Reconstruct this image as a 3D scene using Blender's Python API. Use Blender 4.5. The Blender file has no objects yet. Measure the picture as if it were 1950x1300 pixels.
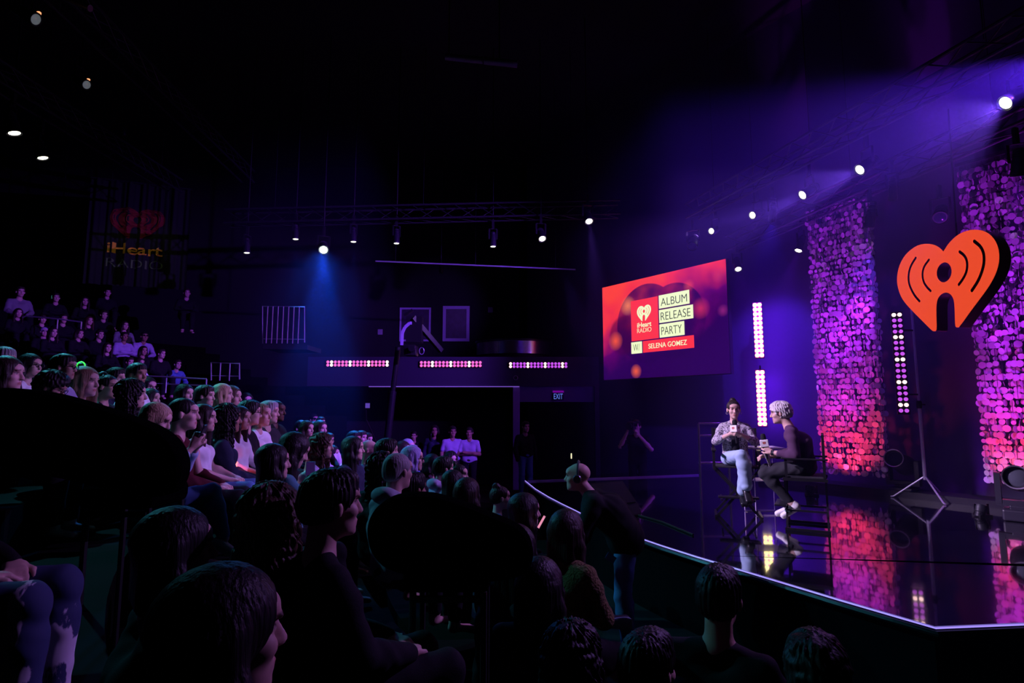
import bpy, bmesh, math, random
import numpy as np
from mathutils import Vector, Matrix, Euler
random.seed(7)
sc = bpy.context.scene
COL = sc.collection

# ------------------------------------------------------------------ camera
F = 1100.0                                   # focal length in pixels of the 1950x1300 frame
PITCH = math.radians(6.48)
CP, SP = math.cos(PITCH), math.sin(PITCH)
CAM = Vector((0, 0, 1.40))                   # stage floor is z = 0
cam = bpy.data.cameras.new('camera'); cam.lens = 36.0 * F / 1950; cam.sensor_width = 36
cam.clip_start = 0.05; cam.clip_end = 100
camo = bpy.data.objects.new('camera', cam); COL.objects.link(camo)
camo.location = CAM; camo.rotation_euler = (math.pi / 2 + PITCH, 0, 0)
sc.camera = camo

# ------------------------------------------------------------------ world, exposure, haze and lamp power
w = bpy.data.worlds.new('hall_dark'); sc.world = w; w.use_nodes = True
w.node_tree.nodes['Background'].inputs[0].default_value = (0.0, 0.0, 0.0, 1)
w.node_tree.nodes['Background'].inputs[1].default_value = 0.0
sc.view_settings.view_transform = 'Standard'; sc.view_settings.look = 'None'
sc.view_settings.exposure = 0.0; sc.view_settings.gamma = 1.0
sc.view_settings.use_curve_mapping = False
sc.cycles.use_denoising = True
sc.cycles.max_bounces = 6; sc.cycles.diffuse_bounces = 2; sc.cycles.glossy_bounces = 3
sc.cycles.transmission_bounces = 6; sc.cycles.volume_bounces = 0
sc.cycles.sample_clamp_indirect = 4.0
HAZE = 0.011


def ray(px, py):
    u, v = (px - 975) / F, (650 - py) / F
    return Vector((u, CP - v * SP, SP + v * CP))


def at(px, py, d):
    """the point d metres deep behind pixel (px, py) of the photograph"""
    return CAM + ray(px, py) * d


def on_floor(px, py, z=0.0):
    r = ray(px, py)
    return CAM + r * ((z - CAM.z) / r.z)


class Plane:
    """a vertical plane through p along the horizontal direction d"""
    def __init__(s, p, d):
        s.p = Vector((p[0], p[1], 0)); s.d = Vector((d[0], d[1], 0)).normalized()
        s.n = Vector((s.d.y, -s.d.x, 0))
        if s.n.dot(CAM - s.p) < 0: s.n = -s.n

    def hit(s, px, py):
        r = ray(px, py); k = (s.p - CAM).dot(s.n) / r.dot(s.n)
        q = CAM + r * k
        return (q - s.p).dot(s.d), q.z

    def world(s, a, z, out=0.0):
        q = s.p + s.d * a + s.n * out
        return Vector((q.x, q.y, z))

    def matrix(s, a=0, z=0, out=0.0):
        o = s.world(a, z, out)
        x, y, zz = s.d, Vector((0, 0, 1)), s.d.cross(Vector((0, 0, 1)))
        return Matrix(((x.x, y.x, zz.x, o.x), (x.y, y.y, zz.y, o.y), (x.z, y.z, zz.z, o.z), (0, 0, 0, 1)))


# ------------------------------------------------------------------ materials
MATS = {}


def mat(name, color=(0.1, 0.1, 0.1), rough=0.6, metal=0.0, emit=None, power=0.0, spec=0.5, trans=0.0, bump=0.0, bscale=60.0,
        bstretch=(1, 1, 1), vary=0.0, alpha=1.0, sheen=0.0, ior=1.45):
    if name in MATS: return MATS[name]
    m = bpy.data.materials.new(name); m.use_nodes = True; MATS[name] = m
    nt = m.node_tree; b = nt.nodes['Principled BSDF']
    b.inputs['Base Color'].default_value = (*color, 1); b.inputs['Roughness'].default_value = rough
    b.inputs['Metallic'].default_value = metal; b.inputs['Specular IOR Level'].default_value = spec
    b.inputs['Transmission Weight'].default_value = trans; b.inputs['IOR'].default_value = ior
    b.inputs['Alpha'].default_value = alpha; b.inputs['Sheen Weight'].default_value = sheen
    if emit: b.inputs['Emission Color'].default_value = (*emit, 1); b.inputs['Emission Strength'].default_value = power
    if bump or vary:
        tc = nt.nodes.new('ShaderNodeTexCoord'); mp = nt.nodes.new('ShaderNodeMapping'); mp.inputs['Scale'].default_value = bstretch
        no = nt.nodes.new('ShaderNodeTexNoise'); no.inputs['Scale'].default_value = bscale; no.inputs['Detail'].default_value = 3
        nt.links.new(tc.outputs['Object'], mp.inputs['Vector']); nt.links.new(mp.outputs[0], no.inputs['Vector'])
        if bump:
            bp = nt.nodes.new('ShaderNodeBump'); bp.inputs['Strength'].default_value = bump; bp.inputs['Distance'].default_value = 0.02
            nt.links.new(no.outputs['Fac'], bp.inputs['Height']); nt.links.new(bp.outputs[0], b.inputs['Normal'])
        if vary:
            mx = nt.nodes.new('ShaderNodeMix'); mx.data_type = 'RGBA'
            mx.inputs['A'].default_value = (*[c * (1 - vary) for c in color], 1); mx.inputs['B'].default_value = (*[min(1, c * (1 + vary)) for c in color], 1)
            nt.links.new(no.outputs['Fac'], mx.inputs['Factor']); nt.links.new(mx.outputs['Result'], b.inputs['Base Color'])
    return m


BLACK = mat('black_paint', (0.012, 0.012, 0.014), 0.55)
METAL = mat('black_metal', (0.02, 0.02, 0.024), 0.35, 0.3)
STEEL = mat('brushed_steel', (0.5, 0.5, 0.55), 0.35, 0.9)


# ------------------------------------------------------------------ object helpers
def tag(o, label=None, cat=None, group=None, kind=None):
    if label: o['label'] = label
    if cat: o['category'] = cat
    if group: o['group'] = group
    if kind: o['kind'] = kind
    return o


def put(name, me, m=None, parent=None, M=None):
    o = bpy.data.objects.new(name, me); COL.objects.link(o)
    if m and not me.materials: me.materials.append(m)
    if M is not None: o.matrix_world = M
    if parent: o.parent = parent
    return o


def thing(name, label, cat, loc=(0, 0, 0), rz=0.0, group=None):
    o = bpy.data.objects.new(name, None); COL.objects.link(o)
    o.empty_display_size = 0.1; o.location = loc; o.rotation_euler = (0, 0, rz)
    return tag(o, label, cat, group)


def mesh_np(name, V, faces, smooth=False):
    me = bpy.data.meshes.new(name); me.from_pydata([tuple(v) for v in V], [], faces); me.update()
    if smooth: me.shade_smooth()
    return me


class MB:
    """collects boxes, tubes and lathes into one mesh"""
    def __init__(s): s.bm = bmesh.new()

    def box(s, c, size, rz=0.0, M=None, bevel=0.0):
        R = (M or Matrix.Identity(4)) @ Matrix.Translation(c) @ Matrix.Rotation(rz, 4, 'Z') @ Matrix.Diagonal((*size, 1))
        r = bmesh.ops.create_cube(s.bm, size=1.0, matrix=R)
        if bevel:
            es = list({e for v in r['verts'] for e in v.link_edges})
            bmesh.ops.bevel(s.bm, geom=es, offset=bevel, segments=2, affect='EDGES', profile=0.5)
        return s

    def bar(s, a, b, w, h=None, up=(0, 0, 1)):
        a, b = Vector(a), Vector(b); x = (b - a); L = x.length; x.normalize(); u = Vector(up)
        if abs(x.dot(u)) > 0.99: u = Vector((0, 1, 0))
        y = u.cross(x).normalized(); z = x.cross(y); c = (a + b) / 2; h = h or w
        M = Matrix(((x.x, y.x, z.x, c.x), (x.y, y.y, z.y, c.y), (x.z, y.z, z.z, c.z), (0, 0, 0, 1))) @ Matrix.Diagonal((L, w, h, 1))
        bmesh.ops.create_cube(s.bm, size=1.0, matrix=M)
        return s

    def tube(s, pts, r, n=8, cap=True):
        pts = [Vector(p) for p in pts]; rr = r if isinstance(r, (list, tuple)) else [r] * len(pts)
        rings = []
        ref = Vector((0, 0, 1))
        for i, p in enumerate(pts):
            d = (pts[min(i + 1, len(pts) - 1)] - pts[max(i - 1, 0)]).normalized()
            if abs(d.dot(ref)) > 0.95: ref = Vector((1, 0, 0)) if abs(d.x) < 0.9 else Vector((0, 1, 0))
            x = d.cross(ref).normalized(); y = d.cross(x)
            rings.append([s.bm.verts.new(p + (x * math.cos(2 * math.pi * k / n) + y * math.sin(2 * math.pi * k / n)) * rr[i]) for k in range(n)])
        for a, b in zip(rings, rings[1:]):
            for k in range(n): s.bm.faces.new((a[k], a[(k + 1) % n], b[(k + 1) % n], b[k]))
        if cap: s.bm.faces.new(list(reversed(rings[0]))); s.bm.faces.new(rings[-1])
        return s

    def lathe(s, prof, n=20, M=None, cap=True):
        """profile of (r, z) turned round z"""
        M = M or Matrix.Identity(4); rings = []
        for r, z in prof:
            rings.append([s.bm.verts.new(M @ Vector((r * math.cos(2 * math.pi * k / n), r * math.sin(2 * math.pi * k / n), z))) for k in range(n)])
        for a, b in zip(rings, rings[1:]):
            for k in range(n): s.bm.faces.new((a[k], a[(k + 1) % n], b[(k + 1) % n], b[k]))
        if not cap:
            for k in range(n): s.bm.faces.new((rings[-1][k], rings[-1][(k + 1) % n], rings[0][(k + 1) % n], rings[0][k]))
            return s
        if prof[0][0] > 1e-5: s.bm.faces.new(list(reversed(rings[0])))
        if prof[-1][0] > 1e-5: s.bm.faces.new(rings[-1])
        return s

    def poly(s, pts, z0, z1):
        lo = [s.bm.verts.new((p[0], p[1], z0)) for p in pts]; hi = [s.bm.verts.new((p[0], p[1], z1)) for p in pts]
        n = len(pts)
        s.bm.faces.new(list(reversed(lo))); s.bm.faces.new(hi)
        for k in range(n): s.bm.faces.new((lo[k], lo[(k + 1) % n], hi[(k + 1) % n], hi[k]))
        return s

    def mesh(s, name, smooth=False):
        bmesh.ops.remove_doubles(s.bm, verts=s.bm.verts, dist=1e-5)
        bmesh.ops.recalc_face_normals(s.bm, faces=s.bm.faces)
        me = bpy.data.meshes.new(name); s.bm.to_mesh(me); s.bm.free()
        if smooth:
            me.shade_smooth()
            try: me.set_sharp_from_angle(angle=math.radians(38))
            except Exception: pass
        return me

    def build(s, name, m, parent=None, smooth=False, M=None):
        return put(name, s.mesh(name, smooth), m, parent, M)


def look(loc, target):
    """rotation that turns local -Z from loc to target"""
    return (Vector(target) - Vector(loc)).to_track_quat('-Z', 'Y').to_euler()


def spot(parent, loc, target, color, energy, angle, blend=0.5, radius=0.08):
    l = bpy.data.lights.new('beam', 'SPOT'); l.color = color; l.energy = energy; l.spot_size = math.radians(angle)
    l.spot_blend = blend; l.shadow_soft_size = radius
    o = bpy.data.objects.new('beam', l); COL.objects.link(o); o.location = loc; o.rotation_euler = look(loc, target)
    if parent is not None:
        o.parent = parent; o.matrix_parent_inverse = parent.matrix_basis.inverted()
    return o


def shape2d(name, loops, m, depth, parent=None, M=None):
    """flat filled shape with holes, given thickness"""
    cu = bpy.data.curves.new(name, 'CURVE'); cu.dimensions = '2D'; cu.fill_mode = 'BOTH'; cu.extrude = depth / 2
    for lp in loops:
        sp = cu.splines.new('POLY'); sp.points.add(len(lp) - 1); sp.use_cyclic_u = True
        for p, q in zip(sp.points, lp): p.co = (q[0], q[1], 0, 1)
    t = bpy.data.objects.new(name, cu); COL.objects.link(t)
    dg = bpy.context.evaluated_depsgraph_get(); me = bpy.data.meshes.new_from_object(t.evaluated_get(dg)); me.name = name
    bpy.data.objects.remove(t); bpy.data.curves.remove(cu)
    me.materials.clear()
    return put(name, me, m, parent, M)


def text2d(name, s, rect, m, depth, parent=None, M=None, bold=0.0):
    """lettering fitted to the rectangle (x0, x1, y0, y1) of the plane M"""
    cu = bpy.data.curves.new(name, 'FONT'); cu.body = s; cu.size = 1.0; cu.extrude = 0.01; cu.offset = bold
    t = bpy.data.objects.new(name, cu); COL.objects.link(t)
    dg = bpy.context.evaluated_depsgraph_get(); me = bpy.data.meshes.new_from_object(t.evaluated_get(dg)); me.name = name
    bpy.data.objects.remove(t); bpy.data.curves.remove(cu)
    me.materials.clear()
    n = len(me.vertices); co = np.empty(n * 3); me.vertices.foreach_get('co', co); co = co.reshape(-1, 3)
    lo, hi = co.min(0), co.max(0); x0, x1, y0, y1 = rect
    co[:, 0] = x0 + (co[:, 0] - lo[0]) / (hi[0] - lo[0]) * (x1 - x0)
    co[:, 1] = y0 + (co[:, 1] - lo[1]) / (hi[1] - lo[1]) * (y1 - y0)
    co[:, 2] = np.where(co[:, 2] > 0, depth, 0.0)
    me.vertices.foreach_set('co', co.ravel()); me.update()
    return put(name, me, m, parent, M)


def chaikin(p, k=2):
    for _ in range(k):
        q = []
        for a, b in zip(p, p[1:] + p[:1]):
            q.append((a[0] * .75 + b[0] * .25, a[1] * .75 + b[1] * .25)); q.append((a[0] * .25 + b[0] * .75, a[1] * .25 + b[1] * .75))
        p = q
    return p


def stroke(c, wdt):
    """outline of a line of width wdt with round ends"""
    for _ in range(2):
        q = [c[0]]
        for a, b in zip(c, c[1:]):
            q.append((a[0] * .75 + b[0] * .25, a[1] * .75 + b[1] * .25)); q.append((a[0] * .25 + b[0] * .75, a[1] * .25 + b[1] * .75))
        c = q + [c[-1]]
    L, R = [], []
    for i, p in enumerate(c):
        a, b = c[max(i - 1, 0)], c[min(i + 1, len(c) - 1)]
        dx, dy = b[0] - a[0], b[1] - a[1]; k = math.hypot(dx, dy); nx, ny = -dy / k * wdt / 2, dx / k * wdt / 2
        L.append((p[0] + nx, p[1] + ny)); R.append((p[0] - nx, p[1] - ny))
    def cap(p, frm):
        a0 = math.atan2(frm[1] - p[1], frm[0] - p[0])
        return [(p[0] + wdt / 2 * math.cos(a0 - math.pi * k / 6), p[1] + wdt / 2 * math.sin(a0 - math.pi * k / 6)) for k in range(1, 6)]
    return L + cap(c[-1], L[-1]) + R[::-1] + cap(c[0], R[0])

# ================================================================== LIGHT: lamps hung in the rig (each lamp carries its own beam)
VIOLET = (0.22, 0.07, 1.0); LAV = (0.62, 0.42, 1.0); TEAL = (0.08, 0.55, 0.75); BLUE = (0.03, 0.22, 1.0); PINK = (1.0, 0.06, 0.22)
CREAM = (1.0, 0.97, 0.72)
M_can = mat('lamp_can', (0.02, 0.02, 0.03), 0.45, 0.3)
M_lens = mat('lamp_lens_lit', (0.8, 0.8, 0.7), 0.3, emit=CREAM, power=5.0)
M_lensv = mat('lamp_lens_lit_violet', (0.8, 0.8, 0.7), 0.3, emit=(1.0, 0.86, 0.80), power=5.0)
M_lensb = mat('lamp_lens_lit_blue', (0.8, 0.8, 0.7), 0.3, emit=(0.75, 1.0, 0.8), power=14.0)
M_lensdim = mat('lamp_lens_dim', (0.35, 0.4, 0.45), 0.15, 0.3, emit=(0.6, 0.7, 0.7), power=0.12)
M_lensoff = mat('lamp_lens_off', (0.02, 0.02, 0.05), 0.1)
M_orange = mat('amber_indicator', (0.5, 0.2, 0.05), 0.5, emit=(1.0, 0.35, 0.15), power=1.6)


def can_mesh(r, L):
    b = MB(); b.lathe([(r * .90, .012), (r, .0), (r * 1.04, .01), (r * 1.04, .05), (r * .95, .07), (r * .95, L * .55), (r * .8, L * .62), (r * .74, L * .95), (r * .4, L), (0, L)], 24)
    for k in range(3): b.lathe([(r * .78, L * (.68 + .08 * k)), (r * .92, L * (.69 + .08 * k)), (r * .92, L * (.70 + .08 * k)), (r * .78, L * (.71 + .08 * k))], 20)
    return b.mesh('can_body', True)


def lens_mesh(r):
    b = MB(); b.lathe([(r * .9, .018), (r * .7, .008), (r * .4, .001), (0, -.003)], 24)
    return b.mesh('lens', True)


LAMPGEO = {}


def stage_lamp(label, px, py, d, target, lens=None, beam=None, r=0.10, L=0.34, rod=False, drop=0.42, group=None, name='stage_lamp', ind=False, power=None):
    """a can lamp hung from the rig; its lens sits where the photograph shows it and it points at target"""
    p = at(px, py, d); t = thing(name, label, 'stage lamp', p, 0, group)
    q = look(p, target).to_quaternion(); key = (r, L)
    if key not in LAMPGEO: LAMPGEO[key] = (can_mesh(r, L), lens_mesh(r))
    R = q.to_matrix().to_4x4()
    can = put('can_body', LAMPGEO[key][0], M_can, t, None); can.rotation_euler = q.to_euler()
    le = bpy.data.objects.new('lens', LAMPGEO[key][1].copy()); COL.objects.link(le); le.data.materials.append(lens or M_lens); le.parent = can
    piv = R @ Vector((0, 0, L * .5)); side = R @ Vector((1, 0, 0)); side.z = 0
    side = side.normalized() if side.length > .1 else Vector((1, 0, 0))
    y = MB(); w2 = r * 1.18
    for s in (-1, 1): y.bar(piv + side * s * w2, piv + side * s * w2 + Vector((0, 0, drop * .55)), .035, .008)
    y.bar(piv - side * w2 + Vector((0, 0, drop * .55)), piv + side * w2 + Vector((0, 0, drop * .55)), .035, .01)
    y.build('yoke', METAL, t)
    c = MB(); c.box(piv + Vector((0, 0, drop * .8)), (.05, .05, drop * .48)); c.build('clamp', METAL, t)
    if rod: k = MB(); k.tube([piv + Vector((0, 0, drop)), piv + Vector((0, 0, 9.52 - p.z - piv.z))], .012, 6); k.build('drop_pipe', METAL, t)
    if ind:
        i = MB(); i.box(R @ Vector((0, r * 1.05, .03)), (.035, .03, .03)); put('indicator', i.mesh('indicator'), M_orange, t)
    if beam:
        col, en, ang, tgt = beam[:4]; rad = beam[4] if len(beam) > 4 else r * .6
        spot(t, p + (R @ Vector((0, 0, -.02))), tgt or target, col, en, ang, 0.6, rad)
    return t, p


# ---- the rig above the stage: beams sweep towards the house and the two guests
front = [(1913, 197, 6.2, (1250, 620, 6.0), 'nearest of the lit white stage lamps, high above the heart sign'),
         (1636, 324, 8.2, (1180, 640, 7.5), 'lit white stage lamp just left of the heart sign top, over the first sequin curtain'),
         (1527, 372, 9.3, (1100, 640, 8.5), 'lit white stage lamp left of the top of the first sequin curtain'),
         (1432, 410, 10.5, (1000, 560, 8.0), 'narrow lit stage lamp turned sideways above the screen corner'),
         (1354, 440, 11.6, (900, 560, 8.0), 'thin sliver of a lit stage lamp above the screen top edge')]
for i, (px, py, d, tg, lab) in enumerate(front):
    stage_lamp(lab, px, py, d, at(*tg), M_lens, ((.47, .22, 1.0), [1000, 1450, 1300, 600, 350][i], [44, 40, 36, 28, 24][i], at(*[(640, 930, 3.4), (380, 800, 6.2), (560, 820, 8.5), (250, 650, 12.0), (300, 640, 13.0)][i])), r=[.085, .085, .085, .075, .07][i], group='lit lamps along the stage rig')
spot(bpy.data.objects['stage_lamp'], at(1913, 200, 6.25), at(1505, 850, 7.1), (.42, .10, 1.0), 900, 26, .6, .05)
side_rig = [(1938, 335, 7.2, (1920, 800, 7.9), 'lit lamp at the frame edge in front of the second sequin curtain'),
            (1655, 432, 9.2, (1610, 700, 9.9), 'lit lamp hanging right beside the first sequin curtain'),
            (1520, 478, 10.9, (1440, 700, 10.4), 'lit lamp hanging left beside the first sequin curtain'),
            (1406, 513, 11.9, (1480, 900, 9.0), 'small lit lamp right of the screen top corner')]
for i, (px, py, d, tg, lab) in enumerate(side_rig):
    stage_lamp(lab, px, py, d, at(*tg), M_lens, ((.42, .03, 1.0), [700, 600, 400, 120][i], [26, 26, 30, 40][i], at(*tg)), r=.075, group='lit lamps along the stage rig')
for px, py, d, lab in [(1790, 415, 8.6, 'unlit lamp with a dark round lens above the heart sign'), (1318, 470, 11.5, 'unlit lamp above the screen'),
                       (1560, 440, 9.9, 'unlit lamp in front of the upper part of the first sequin curtain')][:2]:
    stage_lamp(lab, px, py, d, at(px - 60, py + 300, d - 2.5), M_lensoff, None, r=.10, group='unlit lamps of the stage rig')

stage_lamp('violet wash lamp on the stage rig past the right frame edge', 2070, 95, 5.6, at(1560, 420, 7.0), M_lens, ((.24, .06, 1.0), 7000, 48, at(1560, 300, 7.0)), r=.085, group='lit lamps along the stage rig')
for px, py, d, tg, en in ((1470, 420, 10.2, (1440, 760, 11.9), 700), (1700, 380, 8.6, (1700, 640, 9.8), 70)):  # added wash lamps that brighten the backdrop
    stage_lamp('added violet wash lamp brightening the backdrop, %s' % ('above the pair of light bars' if px == 1470 else 'left of the heart sign top'), px, py, d, at(*tg), M_lensoff, ((.12, .03, 1.0), en, 62, at(*tg)), r=.06, group='unlit lamps of the stage rig')

# ---- lamps over the balcony
KEY = at(1440, 830, 7.4)
stage_lamp('lit round lamp with a violet beam, nearest the screen over the balcony', 1122, 422, 11.5, at(1250, 900, 8), M_lensv, ((.5, .28, 1.0), 900, 20, at(1165, 800, 10.8)), r=.085, group='lit lamps above the balcony', rod=True)
stage_lamp('lit round lamp with a violet beam, second from the screen over the balcony', 1033, 455, 12.2, at(1160, 900, 8.4), M_lensv, ((.5, .28, 1.0), 600, 18, at(1120, 640, 11.6)), r=.085, group='lit lamps above the balcony', rod=True)
stage_lamp('brightest lamp, a round blue one pouring a wide blue beam', 616, 476, 12.0, at(640, 1000, 6.0), M_lensb, ((0.02, 0.24, 1.0), 3000, 30, at(612, 760, 9.8)), r=.10, name='wash_lamp', group='lit lamps above the balcony', rod=True)
_l = bpy.data.objects['wash_lamp']; spot(_l, Vector(_l.location) + Vector((0, -.06, -.04)), at(600, 700, 9.0), (0.02, .26, 1.0), 600, 62, 1.0, .05)
for px, py, lab, col, en in [(470, 482, 'leftmost small lit lamp over the balcony with a short blue beam', BLUE, 120), (563, 456, 'small lit lamp just left of the bright blue one', BLUE, 70),
                             (673, 461, 'small lit lamp just right of the bright blue one', BLUE, 70), (755, 464, 'small lit lamp above the left end of the long pipe', BLUE, 70), (939, 470, 'small lit lamp above the middle of the long pipe', BLUE, 20)]:
    stage_lamp(lab, px, py, 12.6, at(px, py + 500, 11.8), M_lens, (col, en * 4, 16, at(px - 1, py + 260, 12.0)), r=.07, group='lit lamps above the balcony', rod=True)

# ---- lamps high on the left: they light the guests and the house
stage_lamp('bright oval lamp at the left frame edge, higher of the two white ones', 28, 255, 8.2, at(28, 255, 8.2) + Vector((.9, .4, -3)), M_lens, (TEAL, 1100, 48, at(520, 820, 5.5)), r=.09, group='lamps high on the left', rod=True)
stage_lamp('bright oval lamp at the left, lower of the two white ones', 82, 302, 9.2, at(82, 302, 9.2) + Vector((.9, .4, -3)), M_lens, (TEAL, 700, 46, at(520, 800, 7.5)), r=.085, group='lamps high on the left', rod=True)
stage_lamp('dim moving lamp with an amber light on its rim, nearer one at top left', 70, 38, 7.2, KEY, M_lensdim, ((0.74, 0.52, 1.0), 7000, 15, at(1440, 830, 7.4), .05), r=.085, ind=True, name='moving_lamp', group='lamps high on the left', rod=True)
stage_lamp('dim moving lamp with an amber light on its rim, farther one at upper left', 166, 162, 9.6, KEY, M_lensdim, ((0.70, 0.48, 1.0), 3000, 11, at(1420, 840, 7.4), .05), r=.085, ind=True, name='moving_lamp', group='lamps high on the left', rod=True)

# ================================================================== SETTING
M_floor = mat('dark_carpet', (0.006, 0.009, 0.006), 0.9, vary=0.4, bscale=9)
M_wall = mat('black_wall', (0.010, 0.010, 0.012), 0.9)
M_wallv = mat('backdrop_cloth', (0.055, 0.046, 0.095), 0.9, bump=0.15, bscale=5, bstretch=(1, 1, 0.05))
FL = -0.75
WALL = Plane((4.9, 12.3), (0.58, -0.815))
b = MB(); b.box((-3, 7, FL - .1), (34, 26, .2)); tag(b.build('floor', M_floor), kind='structure')
b = MB(); b.box((-3, 7, 9.6), (34, 26, .2)); tag(b.build('ceiling', M_wall), kind='structure')
b = MB(); b.box((-18, 7, 4.4), (.2, 26, 10.6)); tag(b.build('wall_left', M_wall), kind='structure')
b = MB(); b.box((-3, 19, 4.4), (34, .2, 10.6)); tag(b.build('wall_back', M_wall), kind='structure')
b = MB(); b.box((-3, -5, 4.4), (34, .2, 10.6)); tag(b.build('wall_front', M_wall), kind='structure')
b = MB(); p0, p1 = WALL.world(-7.6, 0, -.1), WALL.world(12.2, 0, -.1)
b.bar((p0.x, p0.y, 4.4), (p1.x, p1.y, 4.4), .2, 10.5); tag(b.build('wall_right', M_wallv), kind='structure')

# tiers: rings of steps and seat ledges round the stage
SC = Vector((5.5, 8.0)); R0, DR, DZ = 6.7, 0.85, 0.262
def ring_z(k): return FL + DZ * k
NR = 15
b = MB()
A0, A1, NA = math.radians(152), math.radians(246), 64
for k in range(NR):
    r_in, r_out = R0 + DR * k - .50, R0 + DR * (k + 1) - .50
    z = ring_z(k); seat = z + .36
    prof = [(r_in, FL - .02), (r_in, z), (r_in + .28, z), (r_in + .28, seat), (r_out, seat), (r_out, FL - .02)]
    rings = []
    for a in range(NA + 1):
        A0k = A0 if k < 6 else math.radians(146); t = A0k + (A1 - A0k) * a / NA
        rings.append([b.bm.verts.new((SC.x + r * math.cos(t), SC.y + r * math.sin(t), zz)) for r, zz in prof])
    for q0, q1 in zip(rings, rings[1:]):
        for j in range(len(prof) - 1): b.bm.faces.new((q0[j], q0[j + 1], q1[j + 1], q1[j]))
M_tier = mat('tier_carpet', (0.0015, 0.003, 0.0015), 0.95, spec=.1)
tag(b.build('floor_tiers', M_tier), kind='structure')

# ================================================================== STAGE
edge_px = [(1000, 914), (1020, 930), (1045, 945), (1070, 958), (1095, 970), (1140, 993), (1190, 1013), (1260, 1037), (1320, 1056), (1450, 1095), (1600, 1140), (1700, 1169), (1780, 1192)]
edge = [on_floor(*p) for p in edge_px]
right = on_floor(1950, 1185); right = edge[-1] + (right - edge[-1]).normalized() * 8.0
far = on_floor(1330, 905); fl = on_floor(1005, 917)
wl = WALL.world(9.6, 0, .02); wf = WALL.world(-1.6, 0, .02)
outline = [(p.x, p.y) for p in edge] + [(right.x, right.y), (wl.x, wl.y), (wf.x, wf.y)]
ms = bpy.data.materials.new('gloss_black_floor'); ms.use_nodes = True; nt = ms.node_tree; bs = nt.nodes['Principled BSDF']
bs.inputs['Base Color'].default_value = (0.006, 0.005, 0.009, 1); bs.inputs['Specular IOR Level'].default_value = 0.9; bs.inputs['IOR'].default_value = 2.3
bs.inputs['Coat Weight'].default_value = 1.0; bs.inputs['Coat Roughness'].default_value = 0.03; bs.inputs['Coat IOR'].default_value = 2.2
tc = nt.nodes.new('ShaderNodeTexCoord'); mp = nt.nodes.new('ShaderNodeMapping'); mp.inputs['Rotation'].default_value = (0, 0, 0.25)
br = nt.nodes.new('ShaderNodeTexBrick'); br.inputs['Scale'].default_value = 1.0; br.inputs['Brick Width'].default_value = 2.4; br.inputs['Row Height'].default_value = 1.2
br.inputs['Mortar Size'].default_value = 0.004; br.inputs['Color1'].default_value = (.2, .2, .2, 1); br.inputs['Color2'].default_value = (.8, .8, .8, 1); br.inputs['Mortar'].default_value = (0, 0, 0, 1)
no = nt.nodes.new('ShaderNodeTexNoise'); no.inputs['Scale'].default_value = 1.1; no.inputs['Detail'].default_value = 2
no2 = nt.nodes.new('ShaderNodeTexNoise'); no2.inputs['Scale'].default_value = 6; no2.inputs['Detail'].default_value = 5
mr = nt.nodes.new('ShaderNodeMapRange'); mr.inputs['To Min'].default_value = 0.03; mr.inputs['To Max'].default_value = 0.14
ad = nt.nodes.new('ShaderNodeMath'); ad.operation = 'MULTIPLY_ADD'; ad.inputs[1].default_value = 0.12
bp = nt.nodes.new('ShaderNodeBump'); bp.inputs['Strength'].default_value = 0.12; bp.inputs['Distance'].default_value = 0.03
for a, c in ((tc.outputs['Object'], mp.inputs['Vector']), (mp.outputs[0], br.inputs['Vector']), (tc.outputs['Object'], no.inputs['Vector']), (tc.outputs['Object'], no2.inputs['Vector']),
             (no2.outputs['Fac'], mr.inputs['Value']), (mr.outputs[0], bs.inputs['Roughness']), (br.outputs['Color'], ad.inputs[0]), (no.outputs['Fac'], ad.inputs[2]),
             (ad.outputs[0], bp.inputs['Height']), (bp.outputs[0], bs.inputs['Normal'])): nt.links.new(a, c)
b = MB(); b.poly(outline, -.06, 0.0); tag(b.build('floor_stage', ms), kind='structure')
b = MB(); inner = [(p[0], p[1]) for p in outline]
b.poly([(x + .06 * (5 - x) / 5, y + .05) for x, y in inner], FL, -.061); tag(b.build('floor_stage_base', mat('stage_skirt', (.003, .003, .004), .9, spec=.1)), kind='structure')
M_edge = mat('stage_edge_glow', (0.5, 0.45, 0.6), 0.4, 0.2, emit=(0.36, 0.26, 1.0), power=1.15)  # light caught by the metal edge is put into its own glow
t = thing('edge_glow', 'thin metal trim with painted bright glow along the curved front edge of the stage', 'edge trim', (edge[6].x, edge[6].y, 0))
inv = Matrix.Translation(-Vector((edge[6].x, edge[6].y, 0)))
b = MB(); pts = [(p.x - .004, p.y - .012, -.008) for p in edge] + [(right.x, right.y - .012, -.008)]
b.tube([inv @ Vector(p) for p in pts], .005, 6); put('glow_tube', b.mesh('glow_tube', True), M_edge, t)
b = MB(); b.tube([inv @ Vector((p[0] - .002, p[1] - .006, -.04)) for p in pts], .02, 6); put('channel', b.mesh('channel'), METAL, t)
# low step under the curtains
b = MB(); q0, q1 = WALL.world(.8, 0, .62), WALL.world(7.8, 0, .62)
b.bar((q0.x, q0.y, .05), (q1.x, q1.y, .05), .5, .1); tag(b.build('trim_1', mat('step_paint', (.02, .02, .025), .3)), kind='structure')
# far edge kerb of the stage
b = MB(); b.bar((fl.x, fl.y, .01), (far.x, far.y, .01), .03, .03); tag(b.build('trim_2', mat('kerb_metal', (.35, .3, .5), .35, .6)), kind='structure')

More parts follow.
